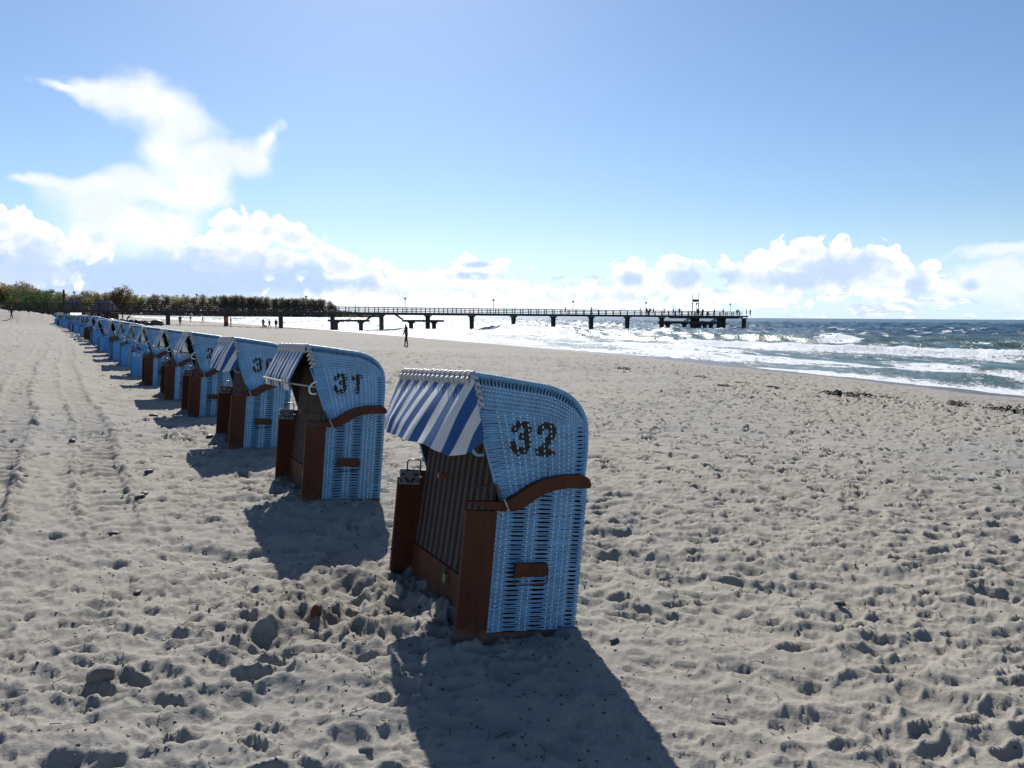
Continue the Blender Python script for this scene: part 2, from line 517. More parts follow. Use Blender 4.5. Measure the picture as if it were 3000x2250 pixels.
def pits(x, y, cell, seed, depth, prob, amin=0.34, amax=0.62, asp=0.62, sharp=1.0):
    """overlapping trodden hollows: one random hollow per cell, deepest wins, so crests stand between them"""
    cx, cy = np.floor(x / cell), np.floor(y / cell)
    out = np.zeros_like(x); rim = np.zeros_like(x)
    for dx in (-1, 0, 1):
        for dy in (-1, 0, 1):
            ix, iy = cx + dx, cy + dy
            px = (ix + 0.5 + 0.8 * (_h(ix, iy, seed) - 0.5)) * cell
            py = (iy + 0.5 + 0.8 * (_h(ix, iy, seed + 1) - 0.5)) * cell
            on = (_h(ix, iy, seed + 2) < prob)
            a = (amin + (amax - amin) * _h(ix, iy, seed + 3)) * cell
            th = _h(ix, iy, seed + 4) * math.pi * 2
            dep = depth * (0.45 + 0.75 * _h(ix, iy, seed + 5))
            ex, ey = x - px, y - py
            c, s = np.cos(th), np.sin(th)
            q = np.hypot((ex * c + ey * s) / a, (-ex * s + ey * c) / (a * asp))
            p = np.where(on, dep * np.clip(1 - q ** 2, 0, 1) ** sharp, 0)
            out = np.maximum(out, p)
            rim = np.maximum(rim, np.where(on, 0.38 * dep * np.exp(-((q - 1.15) / 0.22) ** 2), 0))
    return rim * (out < 1e-4) - out + 0.38 * rim * (out >= 1e-4)


def sand_detail(x, y, d):
    rr = np.hypot(x, y)
    s = (x - ROW_A[0]) * ROW_N[0] + (y - ROW_A[1]) * ROW_N[1]
    t = (x - ROW_A[0]) * ROW_DIR[0] + (y - ROW_A[1]) * ROW_DIR[1]
    wx = x + 0.10 * (fbm(x * 3, y * 3, 2, 41) - 0.5); wy = y + 0.10 * (fbm(x * 3 + 7, y * 3, 2, 43) - 0.5)
    patch = sstep(fbm(x * 0.5, y * 0.5, 3, 61), 0.36, 0.60)
    lane = sstep(s, -3.6, -3.1) * sstep(s, -0.9, -1.3) * sstep(t, 1.5, 4.5)
    open_ = 1 - 0.45 * lane
    mid = sstep(rr, 6, 13)
    wx = wx + 0.035 * (fbm(x * 9, y * 9, 2, 45) - 0.5); wy = wy + 0.035 * (fbm(x * 11 + 5, y * 11, 2, 47) - 0.5)
    h = pits(wx * 0.72, wy * 1.12, 0.22, 101, 0.050, 0.74, 0.28, 0.58, sharp=0.95) * (0.45 + 0.55 * patch) * open_ * (1 - 0.78 * mid)
    h = h + pits(wx * 0.75, wy * 1.1, 0.14, 131, 0.026, 0.55, sharp=0.8) * (0.5 + 0.5 * (1 - patch)) * open_ * (1 - 0.5 * mid)
    crest = 1 - np.abs(2 * fbm(wx * 1.5, wy * 2.7, 3, 141, 0.45) - 1)
    h = h * (0.62 + 0.38 * sstep(rr, 3.0, 5.0))
    h = h + 0.125 * (0.5 + 0.5 * sstep(rr, 2.8, 5.0)) * (crest - 0.75) * (0.5 + 0.5 * patch) * open_ * (1 - 0.62 * mid)
    dens = 0.42 + 0.58 * sstep(fbm(x * 0.16, y * 0.16, 3, 62), 0.40, 0.56)
    h = h + pits(wx * 0.8 + 3, wy * 1.1, 0.31, 151, 0.115, 0.80, 0.24, 0.40, 0.50, 0.62) * mid * open_ * dens * sstep(d, 0.6, 4.0)
    h = h + pits(wx + 9, wy, 0.55, 157, 0.20, 0.75, 0.24, 0.38, 0.50, 0.6) * sstep(rr, 15, 28) * open_ * dens * sstep(d, 1.5, 5.0)
    h = h + pits(wx, wy + 3, 0.085, 171, 0.013, 0.5, sharp=0.7) * sstep(rr, 14, 5)
    h = h + 0.045 * (fbm(x * 1.5, y * 1.5, 3, 21) - 0.5) + 0.034 * (fbm(x * 9, y * 12, 4, 23, 0.62) - 0.5) * sstep(rr, 20, 8)
    crumb = sstep(fbm(x * 0.8, y * 0.8, 2, 77), 0.52, 0.66)
    h = h + crumb * 0.022 * (fbm(x * 24, y * 24, 2, 25) - 0.5) * sstep(rr, 12, 6)
    # tyre tracks running along the chairs
    for c0, w in ((-1.62, 0.20), (-2.68, 0.22)):
        cc = c0 + 0.10 * np.sin(t * 0.21) + 0.04 * np.sin(t * 0.63 + 1)
        q = np.abs(s - cc) / w
        inn = sstep(q, 1.08, 0.9) * sstep(t, 2.0, 5.0)
        tread = 0.014 * np.sin(t * 2 * math.pi / 0.24 + 2.2 * np.abs(s - cc) / w + 1.5 * fbm(x * 1.4, y * 1.4, 2, 83))
        h = h + inn * (-0.022 + 1.5 * tread * (0.55 + 0.9 * (fbm(x * 1.1, y * 1.1, 2, 85) - 0.2)))
        ridge = np.exp(-((q - 1.25) / 0.36) ** 2) * sstep(t, 2.0, 5.0)
        h = h + ridge * (0.012 + 0.19 * (fbm(x * 8, y * 9, 3, 87, 0.6) - 0.45)) * (0.4 + 0.9 * fbm(x * 0.9, y * 0.9, 2, 88))
    # freshly dug heap beside the first chair
    g = np.exp(-(((x + 1.05) / 0.75) ** 2 + ((y - 4.75) / 0.75) ** 2))
    rid = 1 - np.abs(2 * fbm(x * 4.2, y * 4.2, 4, 91, 0.55) - 1)
    h = h + g * (0.10 * (rid - 0.78) * 1.6 + 0.05 * (fbm(x * 14, y * 14, 3, 93) - 0.5))
    h = h - 0.10 * np.exp(-(((x + 1.12) / 0.30) ** 2 + ((y - 5.1) / 0.24) ** 2)) - 0.06 * np.exp(-(((x + 1.2) / 0.22) ** 2 + ((y - 4.45) / 0.2) ** 2))
    # the seat fronts are trodden smooth
    near = np.exp(-((s - 0.9) / 0.9) ** 2) * np.exp(-((t + 0.7) / 0.9) ** 2)
    h = h * (1 - 0.55 * near)
    h = h * sstep(d, 0.6, 3.5)
    h = np.where(d < 3.5, h + 0.03 * (fbm(x * 1.2, y * 1.2, 3, 33) - 0.5), h)
    return h


def polar(rads, azs):
    rg, ag = np.meshgrid(rads, azs, indexing='ij')
    return rg * np.sin(ag), rg * np.cos(ag)


def grid_faces(nr, na, wrap):
    i = np.arange(nr - 1)[:, None]; j = np.arange(na if wrap else na - 1)[None, :]
    j1 = (j + 1) % na
    a = i * na + j; b = i * na + j1
    return np.stack([a, a + na, b + na, b], -1).reshape(-1, 4)     # +z up when azimuth grows clockwise


def np_mesh(name, X, Y, Z, faces, mats, attrs=None):
    me = bpy.data.meshes.new(name)
    n = X.size
    me.vertices.add(n)
    co = np.empty((n, 3), dtype=np.float32); co[:, 0] = X.ravel(); co[:, 1] = Y.ravel(); co[:, 2] = Z.ravel()
    me.vertices.foreach_set('co', co.ravel())
    f = faces.astype(np.int32)
    me.loops.add(f.size); me.loops.foreach_set('vertex_index', f.ravel())
    me.polygons.add(len(f))
    me.polygons.foreach_set('loop_start', np.arange(0, f.size, 4, dtype=np.int32))
    me.polygons.foreach_set('use_smooth', np.ones(len(f), dtype=bool))
    for m in mats:
        me.materials.append(m)
    for k, v in (attrs or {}).items():
        a = me.attributes.new(k, 'FLOAT', 'POINT')
        a.data.foreach_set('value', v.ravel().astype(np.float32))
    me.update(calc_edges=True)
    return me


def geo(a, b, q):
    n = int(math.ceil(math.log(b / a) / math.log(q)))
    return list(a * (b / a) ** (np.arange(n) / n))


def fine_az(lo, hi, st, coarse):
    f = list(np.arange(R(lo), R(hi), st))
    c = list(np.linspace(f[-1] + st, f[0] + 2 * math.pi - st, coarse))
    return np.array(f + c)


def sand_material():
    m = bpy.data.materials.new('dry_sand'); m.use_nodes = True
    t = NT(m.node_tree); b = t.n['Principled BSDF']
    tc = t.new('ShaderNodeTexCoord'); P = tc.outputs['Object']
    n1 = t.noise(P, 0.45, 4, 0.6); n2 = t.noise(P, 5.0, 4, 0.65); n3 = t.noise(P, 260, 2, 0.7)
    col = t.mix(t.step(n1, 0.35, 0.7), (0.242, 0.233, 0.213), (0.278, 0.260, 0.230))
    col = t.mix(t.math('MULTIPLY', t.step(n2, 0.55, 0.75), 0.35), col, (0.285, 0.245, 0.21))
    col = t.mix(t.math('MULTIPLY', t.step(n3, 0.62, 0.72), 0.4), col, (0.16, 0.14, 0.12))
    n4 = t.noise(P, 0.13, 2, 0.5)
    col = t.mix(t.math('MULTIPLY', t.step(n4, 0.36, 0.58), 0.75), col, (0.284, 0.255, 0.210))
    wet = t.new('ShaderNodeAttribute', attribute_name='wet')
    clod = t.new('ShaderNodeAttribute', attribute_name='damp')
    col = t.mix(t.math('MULTIPLY', clod.outputs['Fac'], 0.55), col, (0.15, 0.125, 0.10))
    wf = t.step(t.math('ADD', wet.outputs['Fac'], t.math('MULTIPLY', t.math('SUBTRACT', n2, 0.5), 0.5)), 0.3, 0.75)
    col = t.mix(wf, col, (0.11, 0.092, 0.075))
    t.put(b.inputs['Base Color'], col)
    t.put(b.inputs['Roughness'], t.lin(wf, 0, 1, 0.95, 0.35))
    b.inputs['Specular IOR Level'].default_value = 0.25
    bn = t.new('ShaderNodeBump'); bn.inputs['Strength'].default_value = 0.75; bn.inputs['Distance'].default_value = 0.012
    t.put(bn.inputs['Height'], t.math('ADD', t.noise(P, 38, 5, 0.7), t.math('MULTIPLY', t.noise(P, 240, 2, 0.6), 0.25)))
    t.put(b.inputs['Normal'], bn.outputs[0])
    return m


def build_sand():
    rads = np.array([0.0] + list(np.linspace(0.35, 2.25, 9)) + geo(2.35, 7, 1.0054) + geo(7, 40, 1.0046) + geo(40, 46, 1.0058) + geo(46, 90, 1.012) + geo(90, 1500, 1.035) + [1500, 2600])
    azs = fine_az(-47, 47, 0.00172, 64)
    X, Y = polar(rads, azs)
    Z, d = ground_np(X, Y)
    fine = np.hypot(X, Y) < 260
    Z = Z + np.where(fine, sand_detail(X, Y, d) * sstep(np.hypot(X, Y), 260, 120), 0)
    wet = sstep(d + 1.2 * (fbm(X * 0.4, Y * 0.4, 3, 55) - 0.5), 3.2, 0.6)
    damp = np.exp(-(((X + 1.05) / 0.7) ** 2 + ((Y - 4.8) / 0.7) ** 2)) * sstep(fbm(X * 5, Y * 5, 3, 66), 0.3, 0.6)
    faces = grid_faces(len(rads), len(azs), True)
    keep = (d.ravel()[faces].max(1) > -30)
    me = np_mesh('sand', X, Y, Z, faces[keep], [sand_material()], {'wet': wet, 'damp': damp})
    o = link('beach_sand', me)
    tag(o, kind='structure')
    return o


# ------------------------------------------------------------------ sea
def water_material():
    m = bpy.data.materials.new('sea_water'); m.use_nodes = True
    t = NT(m.node_tree); b = t.n['Principled BSDF']
    tc = t.new('ShaderNodeTexCoord'); P = tc.outputs['Object']
    foam = t.new('ShaderNodeAttribute', attribute_name='foam').outputs['Fac']
    deep = t.new('ShaderNodeAttribute', attribute_name='deep').outputs['Fac']
    mp = t.new('ShaderNodeMapping'); t.put(mp.inputs[0], P); mp.inputs['Rotation'].default_value = (0, 0, R(24)); mp.inputs['Scale'].default_value = (1.7, 0.6, 1)
    n = t.noise(mp.outputs[0], 1.3, 5, 0.62); nf = t.noise(mp.outputs[0], 6.0, 4, 0.6)
    nl = t.noise(mp.outputs[0], 0.33, 4, 0.6)
    f = t.math('ADD', foam, t.math('ADD', t.math('MULTIPLY', t.math('SUBTRACT', n, 0.5), 1.25), t.math('MULTIPLY', t.math('SUBTRACT', nf, 0.5), 0.8)))
    f = t.math('ADD', f, t.math('MULTIPLY', t.math('SUBTRACT', nl, 0.5), 0.8))
    f = t.step(f, 0.48, 0.74)
    sea = t.mix(deep, (0.045, 0.086, 0.068), (0.010, 0.040, 0.062))
    t.put(b.inputs['Base Color'], t.mix(f, sea, (0.82, 0.84, 0.86)))
    t.put(b.inputs['Roughness'], t.lin(f, 0, 1, 0.30, 0.75))
    b.inputs['IOR'].default_value = 1.33
    bn = t.new('ShaderNodeBump'); bn.inputs['Strength'].default_value = 0.9; bn.inputs['Distance'].default_value = 0.11
    h = t.math('ADD', t.noise(mp.outputs[0], 2.2, 5, 0.6), t.math('MULTIPLY', t.math('MULTIPLY', f, t.noise(P, 5, 5, 0.7)), 2.2))
    t.put(bn.inputs['Height'], h)
    t.put(b.inputs['Normal'], bn.outputs[0])
    return m


def build_sea():
    rads = np.array(geo(16, 140, 1.0062) + geo(140, 600, 1.012) + geo(600, 12000, 1.045) + [12000, 30000])
    azs = np.array(list(np.arange(R(-46), R(48), 0.0018)) + list(np.linspace(R(48.2), R(150), 40)))
    X, Y = polar(rads, azs)
    d = -inland(X, Y)                                   # seaward distance
    along = X * -0.42 + Y * 0.91
    dist = np.hypot(X, Y)
    rng = random.Random(3)
    Z = np.zeros_like(X)
    grow = sstep(d, 6, 45)
    for i in range(16):
        lam = 1.6 * 1.19 ** i
        th = R(205 + rng.uniform(-38, 38)); kx, ky = math.cos(th) * 2 * math.pi / lam, math.sin(th) * 2 * math.pi / lam
        ph = rng.uniform(0, 6.28) + 2.4 * fbm(X / (lam * 2.2), Y / (lam * 2.2), 2, 200 + i)
        w = (np.sin(kx * X + ky * Y + ph) + 1) / 2
        Z += 0.0185 * lam ** 0.88 * (2 * w ** 1.7 - 0.85) * (0.25 + 0.75 * grow)
    foam = np.zeros_like(X)
    n_al = fbm(along * 0.045, d * 0.02, 3, 301); n_al2 = fbm(along * 0.045 + 40, d * 0.02, 3, 303)
    for (dc, wob, hgt, seed, run) in ((4.0, 3.5, 0.20, 311, 5), (12.5, 6, 0.26, 313, 6), (23.0, 8, 0.50, 315, 6), (40.0, 12, 0.44, 317, 5), (58.0, 14, 0.42, 319, 6), (84.0, 18, 0.38, 321, 5)):
        c = dc + wob * (fbm(along * 0.035, np.zeros_like(along), 3, seed) - 0.5) * 2
        a = sstep(fbm(along * 0.05 + seed, np.zeros_like(along), 2, seed + 50), 0.34, 0.60)
        x = d - c
        prof = np.where(x < 0, np.exp(-(x / 0.9) ** 2), np.exp(-(x / 2.6) ** 2))
        lump = 0.75 + 0.5 * fbm(along * 0.8, d * 0.8, 3, seed + 70)
        Z += hgt * a * prof * lump
        br = sstep(fbm(along * 0.07 + 2 * seed, np.zeros_like(along), 2, seed + 90), 0.42, 0.56)
        if dc < 15:
            br = 0.4 + 0.6 * br
        tail = np.where(x < 0.5, np.exp(-np.clip(-x, 0, None) / run), np.exp(-(x - 0.5) / 0.5))
        foam = np.maximum(foam, a * br * tail * (1.0 if dc < 50 else 0.75))
    # churned water of the surf zone, in streaks along the shore
    st = fbm(along * 0.10, d * 0.55, 4, 401)
    foam = np.maximum(foam, sstep(d, 30, 6) * (0.30 + 0.70 * sstep(st, 0.36, 0.60)) * 0.88)
    foam = np.maximum(foam, sstep(d, 3.2, 0.0) * 0.9)
    wc = sstep(fbm(X * 0.20, Y * 0.30, 3, 431), 0.60, 0.70) * sstep(Z, 0.10, 0.42) * sstep(dist, 520, 90)
    foam = np.maximum(foam, wc * 0.85)
    fz = foam * sstep(dist, 200, 60)
    Z += fz * (0.15 * (fbm(X * 0.9, Y * 0.9, 4, 461, 0.6) - 0.5) + 0.05 * (fbm(X * 3.3, Y * 3.3, 2, 463) - 0.5))
    Z *= sstep(d, -1.5, 3.0) * 0.85 + 0.15
    Z = np.where(dist > 500, Z * np.clip(1500 / (dist + 1000), 0, 1), Z)
    Z = Z * sstep(dist, 12000, 2500)
    deep = sstep(d + 14 * (fbm(X * 0.02, Y * 0.02, 2, 77) - 0.5), 18, 120)
    faces = grid_faces(len(rads), len(azs), False)
    keep = (d.ravel()[faces].max(1) > -14)
    me = np_mesh('sea', X, Y, Z, faces[keep], [water_material()], {'foam': foam, 'deep': deep})
    o = link('sea', me)
    tag(o, kind='structure')


fill_under_chairs()
build_sand()
build_sea()


# ------------------------------------------------------------------ roofed wicker beach chair
# local frame: x = depth (front 0 -> back 0.8), y = width (near 0 -> far 1.44), z = up
W = 1.44
FRONT = [(-0.035, 1.52), (0.040, 1.306), (0.016, 1.292), (0.061, 1.194), (0.100, 1.088), (0.145, 0.977), (0.181, 0.882), (0.225, 0.780)]
TOPC = [(-0.035, 1.520), (0.134, 1.510), (0.312, 1.496), (0.457, 1.486), (0.533, 1.472), (0.611, 1.446), (0.676, 1.404), (0.722, 1.354), (0.752, 1.300), (0.768, 1.235)]
BACK = [(0.768, 1.235), (0.776, 1.123), (0.775, 1.021), (0.772, 0.930), (0.770, 0.78)]
SEAM = [(0.045, 1.318), (0.223, 1.312), (0.400, 1.306), (0.500, 1.295), (0.582, 1.272), (0.660, 1.262), (0.764, 1.262)]
ARM_T = [(0.238, 0.785), (0.256, 0.800), (0.305, 0.829), (0.373, 0.875), (0.442, 0.911), (0.512, 0.936), (0.623, 0.957), (0.736, 0.960), (0.778, 0.946), (0.800, 0.922)]
ARM_B = [(0.800, 0.884), (0.704, 0.881), (0.593, 0.871), (0.520, 0.853), (0.451, 0.818), (0.383, 0.772), (0.314, 0.737), (0.288, 0.731), (0.196, 0.730)]


def resample(pts, n):
    P = np.array(pts, float); L = np.r_[0, np.cumsum(np.hypot(*np.diff(P, axis=0).T))]
    t = np.linspace(0, L[-1], n)
    return np.stack([np.interp(t, L, P[:, 0]), np.interp(t, L, P[:, 1])], -1)


def catmull(pts, per=6):
    P = [np.array(pts[0])] + [np.array(p) for p in pts] + [np.array(pts[-1])]
    out = []
    for i in range(1, len(P) - 2):
        for k in range(per):
            t = k / per
            a, b, c, d = P[i - 1], P[i], P[i + 1], P[i + 2]
            out.append(0.5 * ((2 * b) + (-a + c) * t + (2 * a - 5 * b + 4 * c - d) * t * t + (-a + 3 * b - 3 * c + d) * t ** 3))
    out.append(P[-2])
    return [tuple(float(q) for q in p) for p in out]


TOPC_S = catmull(TOPC, 5)
FR_V = np.array([p[1] for p in FRONT[2:]])[::-1]; FR_U = np.array([p[0] for p in FRONT[2:]])[::-1]
BK_V = np.array([p[1] for p in BACK])[::-1]; BK_U = np.array([p[0] for p in BACK])[::-1]
AB_U = np.array([p[0] for p in ARM_B])[::-1]; AB_V = np.array([p[1] for p in ARM_B])[::-1]


def in_poly_stroke(u, v, lines, w):
    best = np.full(u.shape, 9.0)
    for (a, b, c, d) in lines:
        ex, ey = c - a, d - b; L = ex * ex + ey * ey + 1e-12
        t = np.clip(((u - a) * ex + (v - b) * ey) / L, 0, 1)
        best = np.minimum(best, np.hypot(u - a - t * ex, v - b - t * ey))
    return best < w


def digit_lines(ch, u0, v0, w, h):
    S = {'3': [(-.08,.76,.06,.93),(.06,.93,.35,1),(.35,1,.75,.98),(.75,.98,.98,.82),(.98,.82,.82,.58),(.82,.58,.50,.52),(.82,.58,1.0,.38),(1.0,.38,.98,.18),(.98,.18,.75,.0),(.75,.0,.30,-.02),(.30,-.02,-.08,.10),(-.08,.10,-.12,.24)],
         '2': [(0,.74,.12,.92),(.12,.92,.4,1),(.4,1,.8,.96),(.8,.96,.95,.78),(.95,.78,.8,.58),(.8,.58,.25,.12),(.25,.12,.05,.02),(.05,.02,.45,.0),(.62,.0,.95,.02)],
         '1': [(0.10,.84,.55,.97),(.55,.97,.52,0),(.55,.95,.80,.97)],
         '0': [(.1,.2,.1,.8),(.1,.8,.3,1),(.7,1,.9,.8),(.9,.8,.9,.2),(.9,.2,.7,0),(.3,0,.1,.2)],
         '9': [(.9,.1,.9,.85),(.9,.85,.6,1),(.3,1,.1,.8),(.1,.8,.15,.55),(.3,.5,.8,.55),(.2,0,.75,0)]}[ch]
    return [(u0 + a * w, v0 + b * h, u0 + c * w, v0 + d * h) for a, b, c, d in S]


def number_mask(txt):
    if not txt:
        return None
    L = digit_lines(txt[0], 0.275, 1.085, 0.085, 0.165) + digit_lines(txt[1], 0.435, 1.085, 0.100, 0.165)
    return lambda u, v: in_poly_stroke(u, v, L, 0.0225)


def weave(patch, nb, arange, stakes, slits, pitch, wfrac, na, amp, seed, mask=None, thick=0.0022):
    """interlaced strands. patch(a, b) -> (u, v); returns list of (V[(u,v,n)], F, matidx)"""
    rng = random.Random(seed)
    out = []
    st = np.array(stakes)
    for j in range(nb):
        b = (j + 0.5) / nb
        a0, a1 = arange(b)
        if a1 - a0 < 0.03:
            continue
        a = np.linspace(a0, a1, max(4, int(na * (a1 - a0)) + 1))
        k = np.interp(a, st, np.arange(len(st)))
        n = amp * np.cos(math.pi * (k + j))
        n = np.sign(n) * amp * np.abs(n / amp) ** 0.7
        pin = np.zeros_like(a); hw = np.full_like(a, wfrac * 0.5)
        for (s0, s1) in slits:
            w = np.clip(np.minimum(a - s0, s1 - a) / max(0.25 * (s1 - s0), 1e-6), 0, 1)
            w = np.where((a > s0) & (a < s1), w * w * (3 - 2 * w), 0)
            pin += w * (0.17 if j % 2 == 0 else -0.17)
            hw -= w * 0.25
            n = n * (1 - 0.6 * w) + w * 0.001
        bb = b + (pin + rng.uniform(-0.10, 0.10) + 0.08 * np.sin(a * 9 + rng.uniform(0, 6))) / nb
        u, v = patch(a, bb); ub, vb = patch(a, bb + 0.5 / nb)
        du, dv = ub - u, vb - v; L = np.hypot(du, dv) + 1e-9; du /= L; dv /= L
        hh = hw * pitch(a) if callable(pitch) else hw * pitch
        m = len(a)
        V = []; F = []; I = []
        for i in range(m):
            h_ = hh[i] if np.ndim(hh) else hh
            V += [(u[i] - du[i] * h_, v[i] - dv[i] * h_, n[i]), (u[i] - du[i] * h_ * .55, v[i] - dv[i] * h_ * .55, n[i] + thick),
                  (u[i] + du[i] * h_ * .55, v[i] + dv[i] * h_ * .55, n[i] + thick), (u[i] + du[i] * h_, v[i] + dv[i] * h_, n[i])]
        inked = mask(u, v) if mask is not None else np.zeros(m, bool)
        for i in range(m - 1):
            for q in range(3):
                F.append((i * 4 + q, (i + 1) * 4 + q, (i + 1) * 4 + q + 1, i * 4 + q + 1)); I.append(1 if inked[i] else 0)
            F.append((i * 4 + 3, (i + 1) * 4 + 3, (i + 1) * 4, i * 4)); I.append(0)
        out.append((V, F, I))
    return out


def stake_bars(patch, stakes, b0, b1, wid, nseg=14):
    out = []
    for a in stakes:
        bs = np.linspace(b0(a) if callable(b0) else b0, b1(a) if callable(b1) else b1, nseg)
        u, v = patch(np.full(nseg, a), bs)
        du, dv = np.gradient(u), np.gradient(v); L = np.hypot(du, dv) + 1e-9
        px, py = -dv / L * wid / 2, du / L * wid / 2
        V = []; F = []
        for i in range(nseg):
            V += [(u[i] - px[i], v[i] - py[i], -0.001), (u[i], v[i], 0.0025), (u[i] + px[i], v[i] + py[i], -0.001)]
        for i in range(nseg - 1):
            F += [(i * 3, (i + 1) * 3, (i + 1) * 3 + 1, i * 3 + 1), (i * 3 + 1, (i + 1) * 3 + 1, (i + 1) * 3 + 2, i * 3 + 2)]
        out.append((V, F, [0] * len(F)))
    return out


# --- lower side panel
LP_P = 0.0136; LP_V0 = 0.008; LP_NB = 66
def lp_patch(a, b):
    return 0.19 + a * 0.607, LP_V0 + b * LP_NB * LP_P + 0 * a
def lp_range(b):
    v = LP_V0 + b * LP_NB * LP_P
    if v < 0.745:
        return 0.0, 1.0
    us = np.linspace(0.25, 0.797, 200); ok = us[np.interp(us, AB_U, AB_V) + 0.032 > v]
    return ((ok[0] - 0.19) / 0.607, 1.0) if len(ok) else (1, 1)
LP_ST = [(u - 0.19) / 0.607 for u in (0.175, 0.206, 0.239, 0.274, 0.410, 0.450, 0.584, 0.623, 0.664, 0.702, 0.792, 0.82)]
LP_SL = [((u0 - 0.19) / 0.607, (u1 - 0.19) / 0.607) for u0, u1 in ((0.288, 0.398), (0.462, 0.572), (0.712, 0.778))]
# --- hood side, lower zone
HL_V0 = 0.78; HL_P = 0.0140; HL_NB = 37
SE_U = np.array([p[0] for p in SEAM]); SE_V = np.array([p[1] for p in SEAM])
def hl_patch(a, b):
    a = np.asarray(a, float); b = np.asarray(b, float) + 0 * a
    vt = HL_V0 + b * (1.262 - HL_V0)
    uf = np.interp(vt, FR_V, FR_U); ub = np.interp(vt, BK_V, BK_U)
    u = uf + (ub - uf) * a
    top = np.interp(u, SE_U, SE_V)
    v = HL_V0 + b * (top - HL_V0)
    v = v - 0.022 * np.clip(1 - a / 0.17, 0, 1) ** 1.4 * np.sin(np.clip(b, 0, 1) * math.pi) ** 0.5
    return u, v
HL_ST = [0.0, 0.16, 0.225, 0.30, 0.363, 0.43, 0.495, 0.57, 0.65, 0.725, 0.775, 0.825, 0.875, 0.985, 1.05]
HL_SL = [(0.90, 0.965)]
# --- hood side, upper zone (strands run up to the roof edge)
HU_NB = 76
_S = resample(catmull(SEAM, 5), 200); _T = resample(TOPC_S, 200)
def hu_patch(a, b):
    a = np.asarray(a, float); b = np.asarray(b, float) + 0 * a
    q = np.clip(b, 0, 1) * 199
    k = np.arange(200)
    s = np.stack([np.interp(q, k, _S[:, 0]), np.interp(q, k, _S[:, 1])]); t = np.stack([np.interp(q, k, _T[:, 0]), np.interp(q, k, _T[:, 1])])
    p = s + (t - s) * a
    return p[0], p[1]
HU_ST = [-0.08, 0.06, 0.19, 0.32, 0.45, 0.58, 0.68, 0.97, 1.1]
HU_SL = [(0.72, 0.93)]


def hu_pitch(b):
    return 0.0118


SETS = {}


def weave_set(which, num=''):
    key = (which, num)
    if key in SETS:
        return SETS[key]
    if which == 'low':
        s = weave(lp_patch, LP_NB, lp_range, LP_ST, LP_SL, LP_P, 1.04, 52, 0.0042, 1)
        st = stake_bars(lp_patch, LP_ST[1:-2], 0.0, lambda a: min(1.0, (np.interp(0.19 + a * 0.607, AB_U, AB_V) + 0.03 - LP_V0) / (LP_NB * LP_P)), 0.0090)
    elif which == 'hoodlow':
        s = weave(hl_patch, HL_NB, lambda b: (0.0, 1.0), HL_ST, HL_SL, HL_P, 1.06, 66, 0.0042, 2, number_mask(num))
        st = stake_bars(hl_patch, HL_ST[1:-2], 0.0, 1.0, 0.0090)
    else:
        s = []
        for j, one in enumerate(weave(hu_patch, HU_NB, lambda b: (0.0, 1.0), HU_ST, HU_SL, 0.0112, 1.0, 26, 0.0040, 3)):
            s.append(one)
        st = stake_bars(hu_patch, HU_ST[1:-2], 0.0, 1.0, 0.0090, 40)
    SETS[key] = (s, st)
    return SETS[key]


MESH = {}


def cached(key, fn):
    if key not in MESH:
        MESH[key] = fn()
    return MESH[key]


def to_side(V, far, inset):
    if far:
        return [(u, W - inset + n, v) for u, v, n in V]
    return [(u, inset - n, v) for u, v, n in V]


def woven_mesh(which, far, num=''):
    s, st = weave_set(which, num)
    inset = 0.012 if which == 'low' else 0.030
    mb = MB()
    for V, F, I in s:
        mb.add(to_side(V, far, inset), F); mb.I[-len(F):] = I
    for V, F, I in st:
        mb.add(to_side(V, far, inset), F, 2)
    return mb.mesh('weave_' + which, [MT['blue'], MT['paint'], MT['stake']])


def offset_poly(poly, far):
    return poly


def arm_poly():
    top = catmull(ARM_T, 4); bot = catmull(ARM_B, 4)
    return [(0.0, 0.785)] + top + [(0.806, 0.905)] + bot


def rope_rim(path, rad, tw=0.021, y=0.0):
    """twisted rim: a tube whose radius swells once per strand"""
    P = resample(path, 150)
    L = np.r_[0, np.cumsum(np.hypot(*np.diff(P, axis=0).T))]
    mb = MB(); n = 8
    V = []
    for i, p in enumerate(P):
        d = P[min(i + 1, len(P) - 1)] - P[max(i - 1, 0)]; d = d / np.hypot(*d); nx, nz = -d[1], d[0]
        for k in range(n):
            ph = 2 * math.pi * k / n
            r = rad * (1 + 0.22 * math.cos(2 * math.pi * L[i] / tw - ph))
            V.append((p[0] + nx * r * math.cos(ph), y + r * math.sin(ph), p[1] + nz * r * math.cos(ph)))
    F = []
    for i in range(len(P) - 1):
        for k in range(n):
            a, b = i * n + k, i * n + (k + 1) % n
            F.append((a, b, b + n, a + n))
    return mb.add(V, F)


def braid_mesh(p0, p1, outn, width, pitch, r, name):
    """plaited band from p0 to p1: two rows of slanting strands laid into each other"""
    p0, p1, outn = Vector(p0), Vector(p1), Vector(outn).normalized()
    ax = (p1 - p0); L = ax.length; ax.normalize(); sd = ax.cross(outn).normalized()
    mb = MB(); n = max(4, int(L / pitch)); rng = random.Random(5)
    for i in range(n):
        for row in (-1, 1):
            c = p0 + ax * ((i + 0.5 + 0.25 * row) * pitch) + sd * (row * width * 0.24)
            sl = (ax * 0.85 + sd * row * 0.95).normalized()
            h = width * (0.42 + rng.uniform(-.07, .07))
            pts = [c + sl * h * t + outn * (r * 1.7 * (1 - t ** 2) * (1.15 if i % 2 else .8) - r * .9) for t in (-1, -.5, 0, .5, 1)]
            mb.tube(pts, [r * .55, r * .95, r, r * .95, r * .55], 6)
    return mb.mesh(name, [MT['braid']], True)


